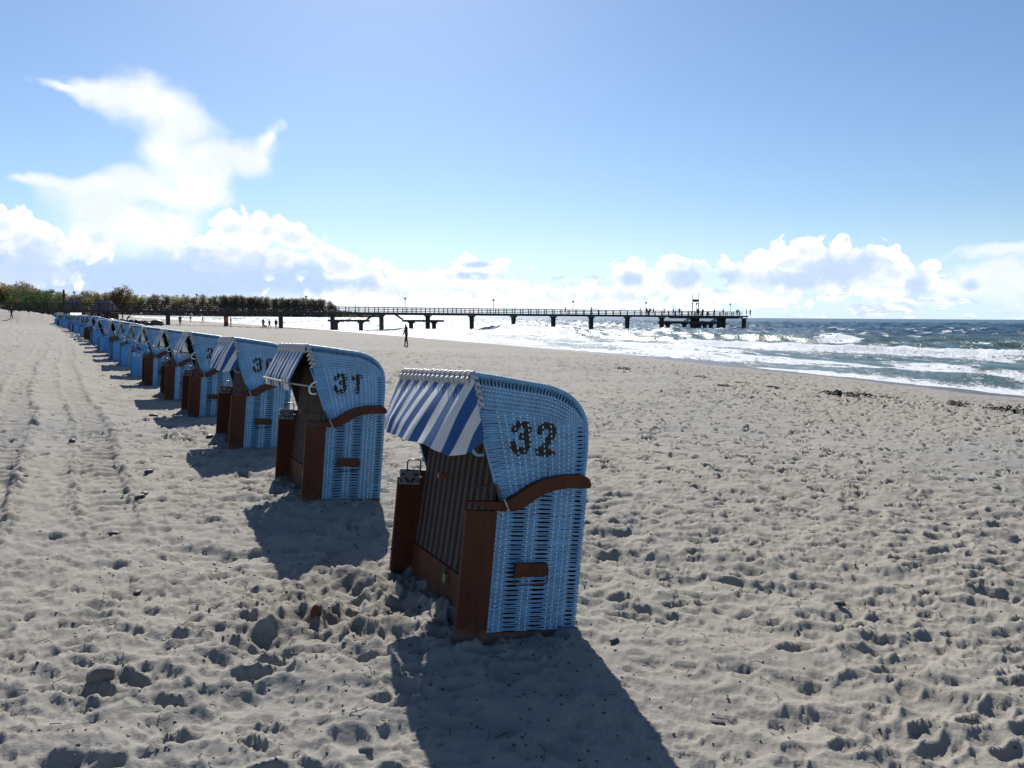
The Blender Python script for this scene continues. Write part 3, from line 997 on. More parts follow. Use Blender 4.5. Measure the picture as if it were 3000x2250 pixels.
def awning_mesh(kind):
    """cloth grid from the roof edge over the front bar to a hanging valance"""
    ns, nr = 68, 22
    rng = random.Random(4)
    V = []; UV = []
    for i in range(ns + 1):
        s = i / ns
        if kind == 'tucked':
            q = min(1.0, s / 0.80)
            T = Vector((-0.035, W * (1 - q) + 0.0, 1.50))
            if s > 0.80:
                k = (s - 0.80) / 0.20
                T = Vector((-0.035 + 0.105 * k, -0.006, 1.50 - 0.36 * k))
            hw = [(0.0, 1.44, -.140), (0.25, 1.10, -.205), (0.50, 0.70, -.235), (0.70, 0.28, -.210), (0.80, 0.06, -.200), (0.88, -0.045, -.150), (0.94, -0.045, -.055), (1.0, -0.008, 0.060)]
            zz = [(0.0, 1.085), (0.25, 1.080), (0.5, 1.075), (0.70, 1.075), (0.80, 1.060), (0.88, 1.045), (0.94, 1.055), (1.0, 1.12)]
            S_ = [h[0] for h in hw]
            B = Vector((float(np.interp(s, S_, [h[2] for h in hw])), float(np.interp(s, S_, [h[1] for h in hw])), float(np.interp(s, [z[0] for z in zz], [z[1] for z in zz]))))
            fold = 0.80 - 0.0 * s; val = 0.45 * max(0.0, 1 - max(0, s - 0.30) / 0.40)
        else:
            T = Vector((-0.035, W * (1 - s), 1.50))
            drop = {'open': 1.07, 'low': 1.02}[kind]
            B = Vector((-0.165, W * (1 - s), drop)); fold = 0.80; val = 1.0
        for j in range(nr + 1):
            r = j / nr
            # bulges outward over the bar, then the valance hangs straight down
            Fp = T.lerp(B, fold); Fp.x -= 0.045 * val; Fp.z += 0.012 * val
            if r < fold:
                p = T.lerp(Fp, r / fold); p.x -= 0.006 * math.sin(math.pi * r / fold)
            else:
                p = Fp.lerp(B, (r - fold) / (1 - fold))
            p.x += 0.006 * math.sin(s * 37 + 3 * r) * r + 0.004 * math.sin(s * 61 + 1.3) * r * r
            p.z += 0.004 * math.sin(s * 23 + r * 4) * r
            V.append(p); UV.append((s, r))
    F = []
    for i in range(ns):
        for j in range(nr):
            a = i * (nr + 1) + j
            F.append((a, a + 1, a + nr + 2, a + nr + 1))
    mb = MB(); mb.add(V, F)
    return make_mesh('awning', mb.V, mb.F, [MT['awning']], None, True, UV)


def gusset_mesh(kind):
    V = []; UV = []; F = []
    top = Vector((-0.035, W - 0.004, 1.495))
    bx = -0.15 if kind == 'tucked' else -0.185
    for i in range(9):
        f = i / 8
        lo = Vector((bx, W - 0.004, 1.09)).lerp(Vector((0.095, W - 0.028, 1.085)), f)
        for j in range(9):
            p = top.lerp(lo, j / 8); p.y -= 0.02 * math.sin(math.pi * f) * math.sin(math.pi * j / 8)
            V.append(p); UV.append((0.94 + 0.12 * f, j / 8))
    for i in range(8):
        for j in range(8):
            a = i * 9 + j; F.append((a, a + 1, a + 10, a + 9))
    return make_mesh('gusset', V, F, [MT['awning']], None, True, UV)


def grid_sheet(name, prof, y0, y1, ny, m, uvn=1.0, sag=0.0):
    V = []; UV = []; F = []
    n = len(prof)
    for i in range(ny + 1):
        y = y0 + (y1 - y0) * i / ny
        for k, (x, z) in enumerate(prof):
            rib = 0.010 * abs(math.sin(i * math.pi / 2)) * sag
            V.append((x - rib, y, z)); UV.append((i / ny, k / (n - 1)))
    for i in range(ny):
        for k in range(n - 1):
            a = i * n + k
            F.append((a, a + 1, a + n + 1, a + n))
    return make_mesh(name, V, F, [m], None, True, UV)


def sign_mesh():
    mb = MB()
    y = W - 0.0345
    mb.box((0.006, y - 0.003, 0.677), (0.160, y, 0.790), 0)
    mb.box((0.004, y - 0.0045, 0.786), (0.162, y - 0.001, 0.7905), 2); mb.box((0.004, y - 0.0045, 0.6765), (0.162, y - 0.001, 0.681), 2)
    mb.box((0.004, y - 0.0045, 0.681), (0.0075, y - 0.001, 0.786), 2); mb.box((0.1585, y - 0.0045, 0.681), (0.162, y - 0.001, 0.786), 2)
    yb = y - 0.0036
    for poly in ([(.012, .757), (.055, .757), (.040, .742), (.018, .738)], [(.100, .757), (.152, .757), (.142, .742), (.118, .742)],
                 [(.034, .722), (.074, .686), (.084, .686), (.084, .702), (.062, .724), (.046, .728)], [(.090, .690), (.100, .686), (.130, .716), (.124, .726), (.108, .722), (.092, .704)],
                 [(.012, .722), (.028, .698), (.026, .690), (.012, .700)], [(.140, .706), (.154, .722), (.154, .704), (.146, .694)]):
        n = len(poly)
        mb.add([(u, yb - .0006, v) for u, v in poly] + [(u, yb, v) for u, v in poly], [tuple(range(n)), tuple(range(2 * n - 1, n - 1, -1))] + [(i, i + n, (i + 1) % n + n, (i + 1) % n) for i in range(n)], 1)
    mb.box((.050, yb - .0006, .7745), (.116, yb, .7775), 1)
    return mb.mesh('sign_plate', [MT['plate'], MT['plateblk'], MT['pinmetal']])


def set_mat(o, m):
    o.material_slots[0].link = 'OBJECT'; o.material_slots[0].material = m


def beach_chair(A, axes, num, style, awn, label, detail=2, strands=False):
    u, w, v = [Vector(tuple(map(float, a))) for a in axes]
    root = empty('beach_chair')
    tag(root, label, 'beach chair', 'roofed wicker beach chairs in the row')
    Mx = Matrix((u, w, v)).transposed().to_4x4()
    base = Vector((0.4, 0.72, 0.0))
    Mx.translation = Vector(tuple(map(float, A))) + Mx.to_3x3() @ base
    root.matrix_world = Mx
    wood = MT['brown'] if style == 'brown' else MT['bluepost']

    def part(name, key, fn, parent=None, m=None):
        o = link(name, cached(key, fn))
        if parent is None:
            o.parent = root; o.location = (-0.4, -0.72, 0)
        else:
            o.parent = parent
        if m is not None:
            set_mat(o, m)
        return o
    for far in (False, True):
        y0, y1 = ((-0.004, 0.034) if not far else (W - 0.034, W + 0.004))
        part('front_post', ('post', far), lambda: MB().box((0.0, y0, -0.16), (0.194, y1, 0.728)).mesh('front_post', [MT['brown']]), None, wood)
        ya, yb = ((-0.022, 0.036) if not far else (W - 0.036, W + 0.022))
        part('armrest', ('arm', far), lambda: MB().prism(arm_poly(), ya, yb).mesh('armrest', [MT['brown']]), None, MT['brown'] if style == 'brown' else wood)
        yb0, yb1 = ((0.022, 0.034) if not far else (W - 0.034, W - 0.022))
        sp = part('side_panel', ('board', far), lambda: MB().prism([(0.196, -0.16), (0.79, -0.16), (0.79, 0.87), (0.52, 0.845), (0.383, 0.765), (0.30, 0.725), (0.196, 0.725)], yb0, yb1).mesh('side_board', [MT['boardin']]))
        part('base_board', ('bb', far), lambda: MB().box((0.196, y0 + .004, -0.15), (0.793, y1 - .012, 0.006)).mesh('base_board', [MT['brown']]))
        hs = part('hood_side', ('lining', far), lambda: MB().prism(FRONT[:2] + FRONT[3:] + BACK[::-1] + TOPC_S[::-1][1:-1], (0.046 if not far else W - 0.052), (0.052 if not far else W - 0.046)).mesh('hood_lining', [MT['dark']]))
        if detail >= 1 and not (far and detail < 2):
            nm = num if not far else ''
            if strands and not far:
                for which, par in (('low', sp), ('hoodlow', hs), ('hoodup', hs)):
                    s, st = weave_set(which, nm if which == 'hoodlow' else '')
                    inset = 0.012 if which == 'low' else 0.030
                    for V, F, I in s:
                        mb = MB(); mb.add(to_side(V, False, inset), F); mb.I = list(I)
                        o = link('wicker_strand', mb.mesh('wicker_strand', [MT['blue'], MT['paint']])); o.parent = par
                    for V, F, I in st:
                        mb = MB(); mb.add(to_side(V, False, inset), F)
                        o = link('stake', mb.mesh('stake', [MT['stake']])); o.parent = par
            else:
                tag(part('wicker_weave', ('low', far), lambda: woven_mesh('low', far), sp), kind='stuff')
                tag(part('wicker_weave', ('hoodlow', far, nm), lambda: woven_mesh('hoodlow', far, nm), hs), kind='stuff')
                tag(part('wicker_weave', ('hoodup', far), lambda: woven_mesh('hoodup', far), hs), kind='stuff')
        else:
            i0, i1 = ((0.004, 0.022) if not far else (W - 0.022, W - 0.004))
            part('wicker_weave', ('lowplain', far), lambda: MB().prism([(0.196, 0.0), (0.797, 0.0), (0.797, 0.88), (0.52, 0.85), (0.383, 0.77), (0.30, 0.73), (0.196, 0.73)], i0, i1).mesh('plain_weave', [MT['blueplain']]), sp)
            part('wicker_weave', ('hoodplain', far), lambda: MB().prism(FRONT[:2] + FRONT[3:] + BACK[::-1] + TOPC_S[::-1][1:-1], i0 + .016, i1 + .016).mesh('plain_hood', [MT['blueplain']]), hs)
        yr = 0.030 if not far else W - 0.030
        part('rim', ('rim', far), lambda: rope_rim(TOPC_S + BACK[1:], 0.013, y=yr).mesh('rim', [MT['blue']], True), hs)
        if detail >= 1:
            part('front_edge', ('edge', far), lambda: MB().tube([(x, yr, z) for x, z in FRONT[2:]], 0.008, 6).mesh('front_edge', [MT['blue']], True), hs)
    prof = TOPC_S + BACK[1:]
    part('hood_shell', 'shell', lambda: grid_sheet('hood_shell', prof, 0.03, W - 0.03, 96, MT['blue'], sag=-0.35))
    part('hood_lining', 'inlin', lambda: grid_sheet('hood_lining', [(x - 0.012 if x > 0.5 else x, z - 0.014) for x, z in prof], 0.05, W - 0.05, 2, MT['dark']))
    part('back_panel', 'backp', lambda: MB().box((0.772, 0.036, -0.15), (0.796, W - 0.036, 0.88)).mesh('back_panel', [MT['blue']]))
    bk = [(0.172, 0.235), (0.165, 0.26), (0.172, 0.30), (0.186, 0.55), (0.200, 0.80), (0.215, 1.05), (0.240, 1.30)]
    part('seat_board', 'seatb', lambda: MB().box((0.150, 0.038, -0.14), (0.172, W - 0.038, 0.245)).mesh('seat_board', [MT['brown']]))
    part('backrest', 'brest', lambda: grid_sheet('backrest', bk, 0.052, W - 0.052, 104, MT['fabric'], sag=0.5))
    am = MT['awning'] if style == 'brown' else MT['awnblue']
    if awn:
        part('awning', ('awn', awn), lambda: awning_mesh(awn), None, am)
        if awn != 'tucked':
            part('awning_rod', ('rod', awn), lambda: MB().tube([(-0.19, W - 0.01, 1.145), (-0.19, 0.01, 1.145)], 0.010, 6).tube([(-0.19, 0.02, 1.145), (0.10, 0.04, 1.115)], 0.010, 6).tube([(-0.19, W - .02, 1.145), (0.10, W - 0.04, 1.115)], 0.010, 6).mesh('awning_rod', [MT['rod']], True))
        part('awning_gusset', ('gus', awn), lambda: gusset_mesh(awn), None, am)
    part('braided_trim', 'braid0', lambda: braid_mesh((-0.042, W + 0.005, 1.496), (-0.042, 0.005, 1.496), (-0.88, 0, 0.48), 0.080, 0.046, 0.0125, 'braid'))
    part('braided_trim', 'braid1', lambda: braid_mesh((-0.028, 0.020, 1.505), (0.045, 0.020, 1.296), (0.3, -1, 0.0), 0.056, 0.040, 0.0120, 'braid'))
    if detail >= 1:
        part('braided_trim', 'braid2', lambda: braid_mesh((-0.028, W - 0.020, 1.505), (0.045, W - 0.020, 1.296), (0.3, 1, 0.0), 0.056, 0.040, 0.0120, 'braid'))

        def ring():
            mb = MB()
            mb.tube([(0.045 + 0.048 * math.sin(a) * 1.0 + .022 * 0, 0.010 + 0.0, 1.085 + 0.062 * math.cos(a)) if False else (0.076 - 0.062 * math.sin(a), 0.022, 1.112 + 0.060 * math.cos(a) - 0.02 * math.sin(a)) for a in np.linspace(-0.15, math.pi + .15, 16)], 0.009, 7)
            return mb.mesh('ring_handle', [MT['stake']], True)
        part('ring_handle', 'ring', ring, None, MT['stake'] if awn != 'tucked' else MT['blue'])
        for far in (False, True):
            yy = 0.055 if not far else W - 0.055
            part('wire_handle', ('wire', far), lambda: MB().tube([(0.055, yy, 0.775), (0.050, yy, 0.845), (0.062, yy, 0.862), (0.140, yy, 0.866), (0.152, yy, 0.856), (0.156, yy, 0.775)], 0.006, 6).mesh('wire_handle', [MT['metal']], True))
            s_ = -1 if not far else 1
            yo = 0.0 if not far else W

            def grip():
                return MB().prism([(0.333, 0.415), (0.345, 0.425), (0.540, 0.421), (0.546, 0.410), (0.547, 0.352), (0.535, 0.348), (0.338, 0.338), (0.332, 0.350)], yo + s_ * 0.004, yo + s_ * 0.030).mesh('carry_grip', [MT['brown']])
            g = part('carry_handle', ('grip', far), grip)
            part('handle_bail', ('bail', far), lambda: MB().tube([(0.336, yo + s_ * .028, 0.40), (0.332, yo + s_ * .034, 0.305), (0.342, yo + s_ * .034, 0.293), (0.540, yo + s_ * .034, 0.303), (0.550, yo + s_ * .034, 0.315), (0.548, yo + s_ * .028, 0.40)], 0.0045, 6).mesh('bail', [MT['metal']], True), g)
        part('sign_plate', 'sign', sign_mesh)
        part('pivot_strap', 'strap', lambda: MB().prism([(0.165, 0.885), (0.180, 0.888), (0.225, 0.800), (0.212, 0.795)], -0.004, 0.026).mesh('strap', [MT['metal']]))
        part('locking_pin', 'pin', lambda: MB().tube([(0.222, -0.026, 0.805), (0.250, -0.032, 0.742)], 0.006, 6).blob((0.250, -0.033, 0.740), (.010, .008, .010), 6, 4).mesh('pin', [MT['pinmetal']], True))
        part('hood_peg', 'pin2', lambda: MB().tube([(0.530, 0.018, 0.925), (0.529, 0.016, 0.992)], 0.006, 6).mesh('hood_peg', [MT['pinmetal']], True))
        part('wooden_peg', 'peg', lambda: MB().box((0.12, 0.86, 0.800), (0.215, 0.895, 0.832)).mesh('peg', [MT['peg']]))
    if detail >= 2:
        pl = part('padlock', 'lock', lambda: MB().box((0.128, 0.595, 0.150), (0.150, 0.635, 0.205)).mesh('padlock', [MT['brass']]))
        part('shackle', 'shack', lambda: MB().tube([(0.140, 0.601, 0.203), (0.140, 0.601, 0.231), (0.140, 0.615, 0.241), (0.140, 0.629, 0.231), (0.140, 0.629, 0.203)], 0.004, 6).mesh('shackle', [MT['metal']], True), pl)
    return root


def wicker_plain():
    m = bpy.data.materials.new('blue_wicker_far'); m.use_nodes = True
    t = NT(m.node_tree); b = t.n['Principled BSDF']; b.inputs['Roughness'].default_value = 0.45
    tc = t.new('ShaderNodeTexCoord')
    w = t.new('ShaderNodeTexWave', bands_direction='Z'); t.put(w.inputs['Vector'], tc.outputs['Object']); w.inputs['Scale'].default_value = 11.5
    t.put(b.inputs['Base Color'], t.mix(t.step(w.outputs['Fac'], 0.05, 0.3), (0.03, 0.09, 0.2), (0.085, 0.27, 0.58)))
    return m


MT['blueplain'] = wicker_plain()


def frame(yaw, lean, tilt):
    u = np.array([math.cos(yaw), math.sin(yaw), 0]); w = np.array([-math.sin(yaw), math.cos(yaw), 0]); v = np.array([0, 0, 1.0])
    c, s = math.cos(lean), math.sin(lean); u, v = u * c - v * s, v * c + u * s
    c, s = math.cos(tilt), math.sin(tilt); w, v = w * c - v * s, v * c + w * s
    return u, w, v


ORD = ['first', 'second', 'third', 'fourth', 'fifth', 'sixth', 'seventh', 'eighth', 'ninth', 'tenth', 'eleventh', 'twelfth', 'thirteenth', 'fourteenth', 'fifteenth',
       'sixteenth', 'seventeenth', 'eighteenth', 'nineteenth', 'twentieth']
STYLE = 'bbbbbbLLLbLLLbbbLbLLbLbLLLbLLbLL'
CHAIR_XY = []


def build_chairs():
    rng = random.Random(11)
    for i in range(32):
        if i in CHAIR_BASE:
            x, y, z, yaw, lean, tilt = CHAIR_BASE[i]
        else:
            k = i - 6
            x = -11.25 - 1.83 * k - 0.0110 * k * k + rng.uniform(-.08, .08); y = 22.65 + 3.06 * k + 0.0135 * k * k + rng.uniform(-.12, .12)
            z = ground(x, y) - 0.05; yaw = 28 + rng.uniform(-7, 6); lean = 3 + rng.uniform(-2, 2.5); tilt = 0.8 + rng.uniform(-1.2, 1.2)
        st = 'brown' if STYLE[i] == 'b' else 'blue'
        num = {0: '32', 1: '31', 2: '30', 3: '29'}.get(i, '')
        awn = {0: 'tucked', 1: 'open', 2: 'tucked', 3: 'open', 4: 'open', 5: 'open', 6: 'open'}.get(i, rng.choice(['open', 'open', 'low', 'low', 'open']))
        if i == 0:
            lab = 'nearest blue wicker beach chair, painted number 32, striped awning tucked in at the side'
        elif i == 1:
            lab = 'blue wicker beach chair with painted number 31 and open striped awning, second from the camera'
        elif i == 2:
            lab = 'blue wicker beach chair with painted number 30 just behind chair 31'
        elif i == 3:
            lab = 'blue wicker beach chair with brown posts half hidden behind chair 30'
        elif i == 6:
            lab = 'beach chair whose light blue front post carries the white letters Ke'
        else:
            nm = ORD[i] if i < 20 else ORD[31 - i] + ' from the far end'
            if i < 20:
                lab = 'blue wicker beach chair with %s posts, %s in the row from the camera' % ('brown' if st == 'brown' else 'light blue', nm)
            else:
                lab = 'small far beach chair with %s posts, %s' % ('brown' if st == 'brown' else 'light blue', (nm + ' of the row') if i < 31 else 'last at the end of the row')
        c = beach_chair((x, y, z), frame(R(yaw), R(lean), R(tilt)), num, st, awn, lab, 2 if i < 4 else (1 if i < 10 else 0), strands=(i == 0))
        CHAIR_XY.append((x, y, z))
        if i == 6:      # name painted on the light blue post
            f = bpy.data.curves.new('lettering', 'FONT'); f.body = 'Ke'; f.size = 0.17; f.extrude = 0.001
            tmp = bpy.data.objects.new('tmp', f); COL.objects.link(tmp)
            me = bpy.data.meshes.new_from_object(tmp.evaluated_get(bpy.context.evaluated_depsgraph_get()))
            bpy.data.objects.remove(tmp)
            me.materials.clear(); me.materials.append(MT['white'])
            o = link('lettering', me, c); o.rotation_euler = (R(90), 0, 0); o.location = (-0.4 + 0.012, -0.72 - 0.026, 0.60)


build_chairs()


# ------------------------------------------------------------------ pier
PX0 = np.array((-72.12, 136.83)); PE = np.array((math.sin(R(64.76)), math.cos(R(64.76)))); PN = np.array((PE[1], -PE[0]))   # PN towards the camera
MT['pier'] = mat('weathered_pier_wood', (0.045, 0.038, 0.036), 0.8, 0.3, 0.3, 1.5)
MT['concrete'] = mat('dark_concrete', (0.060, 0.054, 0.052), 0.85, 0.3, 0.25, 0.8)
MT['lamp'] = mat('lamp_pole', (0.25, 0.25, 0.26), 0.5)
MT['globe'] = mat('lamp_globe', (0.62, 0.62, 0.60), 0.35)
MT['signdark'] = mat('sign_board_dark', (0.03, 0.035, 0.05), 0.6)
PIER_M = Matrix(((PE[0], -PN[0], 0, PX0[0]), (PE[1], -PN[1], 0, PX0[1]), (0, 0, 1, 0), (0, 0, 0, 1)))      # local x along, y away from camera


def zdeck(t):
    return 3.62 - 0.0016 * (t + 20)


def along(px):
    a = (px - 1500.0) / 2250.0 * math.cos(PITCH)
    return (a * PX0[1] - PX0[0]) / (PE[0] - a * PE[1])


def pier_pt(t, side, z):
    return PIER_M @ Vector((t, side, z))


def build_pier():
    root = empty('pier', (0, 0, 0)); root.matrix_world = PIER_M
    tag(root, 'long dark pier on thick posts running from the dune out over the sea', 'pier')
    T0, T1 = -62.0, 144.0

    def part(name, me, parent=root, loc=None):
        o = link(name, me, parent)
        if loc: o.location = loc
        return o
    mb = MB(); n = 21
    ts = np.linspace(T0, T1, n)
    for a, b in zip(ts[:-1], ts[1:]):
        V = []
        for t in (a, b):
            zd = zdeck(t); V += [(t, -1.5, zd - .52), (t, -1.5, zd), (t, 1.5, zd), (t, 1.5, zd - .52)]
        mb.add(V, [(0, 1, 5, 4), (1, 2, 6, 5), (2, 3, 7, 6), (3, 0, 4, 7)])
    mb.box((T0, -1.5, zdeck(T0) - .52), (T0 + .02, 1.5, zdeck(T0))); mb.box((T1 - .02, -1.5, zdeck(T1) - .52), (T1, 1.5, zdeck(T1)))
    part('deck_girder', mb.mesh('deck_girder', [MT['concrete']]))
    part('head_slab', MB().box((121, -2.9, zdeck(130) - .75), (141.6, -1.52, zdeck(130) - .004)).box((136.0, -3.3, zdeck(130) - .40), (144.2, -2.92, zdeck(130) - .006)).mesh('head_slab', [MT['concrete']]))
    # one column under each bay, flaring into the girder
    def col(w, d, zt, zb):
        h = zt - zb
        V = [(-w, -d, zb), (w, -d, zb), (w, d, zb), (-w, d, zb), (-w, -d, zt - .55), (w, -d, zt - .55), (w, d, zt - .55), (-w, d, zt - .55),
             (-w * 1.15, -d, zt - .32), (w * 1.15, -d, zt - .32), (w * 1.15, d, zt - .32), (-w * 1.15, d, zt - .32), (-w * 2.3, -d * 1.2, zt), (w * 2.3, -d * 1.2, zt), (w * 2.3, d * 1.2, zt), (-w * 2.3, d * 1.2, zt)]
        F = [(0, 3, 2, 1), (12, 13, 14, 15)]
        for l in (0, 4, 8):
            F += [(l + k, l + (k + 1) % 4, l + 4 + (k + 1) % 4, l + 4 + k) for k in range(4)]
        return MB().add(V, F).mesh('column', [MT['concrete']])
    cm = col(0.36, 0.45, 0.0, -6.5)
    for k in range(-4, 13):
        t = 10.0 * k
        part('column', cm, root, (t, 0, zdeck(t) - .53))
    for px, off in ((2025, -.4), (2038, -.4), (2096, -1.2), (2109, -1.2), (2169, -1.2)):
        t = along(px); part('column', cm, root, (t, off, zdeck(t) - .53))
    # railings, both sides
    pm = MB().box((-.075, -.06, 0), (.075, .06, 1.0)).mesh('rail_post', [MT['pier']])
    for sd in (-1.45, 1.45):
        t = T0 + 1
        while t < T1 - .1:
            part('rail_post', pm, root, (t, sd, zdeck(t))); t += 2.0
        for zz, h in ((0.98, .13), (0.62, .12), (0.24, .13)):
            V = []
            for t in (T0, T1):
                z = zdeck(t) + zz
                V += [(t, sd - .09, z - h / 2), (t, sd - .09, z + h / 2), (t, sd + .09, z + h / 2), (t, sd + .09, z - h / 2)]
            part('rail', MB().add(V, [(0, 1, 5, 4), (1, 2, 6, 5), (2, 3, 7, 6), (3, 0, 4, 7), (0, 3, 2, 1), (4, 5, 6, 7)]).mesh('rail', [MT['pier']]))
    part('end_rail', MB().box((T1 - .1, -1.45, zdeck(T1) + .2), (T1, 1.45, zdeck(T1) + .3)).box((T1 - .1, -1.45, zdeck(T1) + .93), (T1, 1.45, zdeck(T1) + 1.03)).mesh('end_rail', [MT['pier']]))
    # landing stages with their stairs
    def landing(t0, t1, zt, th, cols):
        part('landing_stage', MB().box((t0, -4.3, zt - th), (t1, -2.2, zt)).mesh('landing', [MT['concrete']]))
        for c in cols:
            me = cached(('lc', round(zt, 2)), lambda: col(0.33, 0.4, 0.0, -5.0))
            part('landing_column', me, root, (c, -3.25, zt - th))

    def stair(t0, z0, t1, z1, y=-2.6):
        root_m = MB()
        for yy in (y - .5, y + .5):
            V = [(t0, yy - .06, z0 - .12), (t0, yy - .06, z0 + .12), (t0, yy + .06, z0 + .12), (t0, yy + .06, z0 - .12), (t1, yy - .06, z1 - .12), (t1, yy - .06, z1 + .12), (t1, yy + .06, z1 + .12), (t1, yy + .06, z1 - .12)]
            root_m.add(V, [(0, 1, 5, 4), (1, 2, 6, 5), (2, 3, 7, 6), (3, 0, 4, 7), (0, 3, 2, 1), (4, 5, 6, 7)])
        st = part('stair', root_m.mesh('stringers', [MT['pier']]))
        nn = 8; tm = cached('tread', lambda: MB().box((-.14, -.5, -.025), (.14, .5, .025)).mesh('tread', [MT['pier']]))
        for i in range(nn):
            f = (i + .5) / nn
            o = link('tread', tm, st); o.location = (t0 + (t1 - t0) * f, y, z0 + (z1 - z0) * f + .02)
    landing(along(951), along(1066), 2.02, .42, [along(972), along(1044)])
    stair(along(1064), 2.05, along(1095), zdeck(50) - .05)
    landing(along(1167), along(1279), 2.02, .42, [along(1189), along(1255)])
    stair(along(1168), 2.05, along(1138), zdeck(50) - .05)
    landing(along(1911), along(2082), 1.95, .62, [along(q) for q in (1932, 1980, 2004, 2024, 2039, 2057)])
    stair(along(1988), 2.0, along(2012), zdeck(120) - .1); stair(along(2066), 2.0, along(2092), zdeck(130) - .1)
    # lamps
    desc = {217: 'pale lamp pole at the landward end of the pier, above the last beach chairs', 578: 'pier lamp with white globe standing before the brown wood', 900: 'pier lamp standing where the wood ends, its globe against the trees',
            1191: 'pier lamp with round globe above the lone person in dark red', 1451: 'pier lamp with round globe midway between the landing stages and the end', 1685: 'pier lamp next to a person leaning on the rail mid pier',
            1899: 'pier lamp among the first group of people towards the pier end', 2048: 'pier lamp right beside the tall sign gantry', 2147: 'pier lamp closest to the seaward end of the pier'}
    for px, d in desc.items():
        t = along(px); r = empty('pier_lamp'); r.matrix_world = Matrix.Translation(pier_pt(t, 1.25, zdeck(t)))
        tag(r, d, 'lamp', 'globe lamps on the pier')
        o = link('pole', cached('lpole', lambda: MB().tube([(0, 0, 0), (0, 0, 2.75)], [.055, .045], 8).mesh('pole', [MT['lamp']], True)), r)
        o = link('globe', cached('lglobe', lambda: MB().blob((0, 0, 2.98), (.26, .26, .26), 10, 8).mesh('globe', [MT['globe']], True)), r)
        o = link('collar', cached('lcol', lambda: MB().tube([(0, 0, 2.66), (0, 0, 2.76)], [.06, .14], 8).mesh('collar', [MT['lamp']])), r)
    # sign gantry
    ta, tb = along(2019), along(2036.8)
    g = empty('sign_gantry'); g.matrix_world = PIER_M @ Matrix.Translation((ta, -1.0, zdeck(ta)))
    tag(g, 'tall two-post gantry with a dark sign board near the pier end', 'sign')
    for q in (0, tb - ta):
        link('gantry_post', MB().tube([(q, 0, 0), (q, 0, 2.9)], .09, 8).tube([(q, 0, 2.9), (q, 0, 5.35)], .055, 8).mesh('gantry_post', [MT['pier']], True), g)
        link('globe', MB().blob((q, 0, 2.95), (.20, .20, .20), 8, 6).mesh('globe', [MT['globe']], True), g)
    link('sign_board', MB().box((.06, -.05, 3.35), (tb - ta - .06, .05, 3.95)).mesh('sign_board', [MT['signdark']]), g)


build_pier()


# ------------------------------------------------------------------ people
SKIN = mat('skin', (0.42, 0.24, 0.17), 0.6)
_CM = {}


def cmat(c):
    k = tuple(round(v, 3) for v in c)
    if k not in _CM:
        _CM[k] = mat('cloth', c, 0.85, 0.2, 0.2, 12)
    return _CM[k]


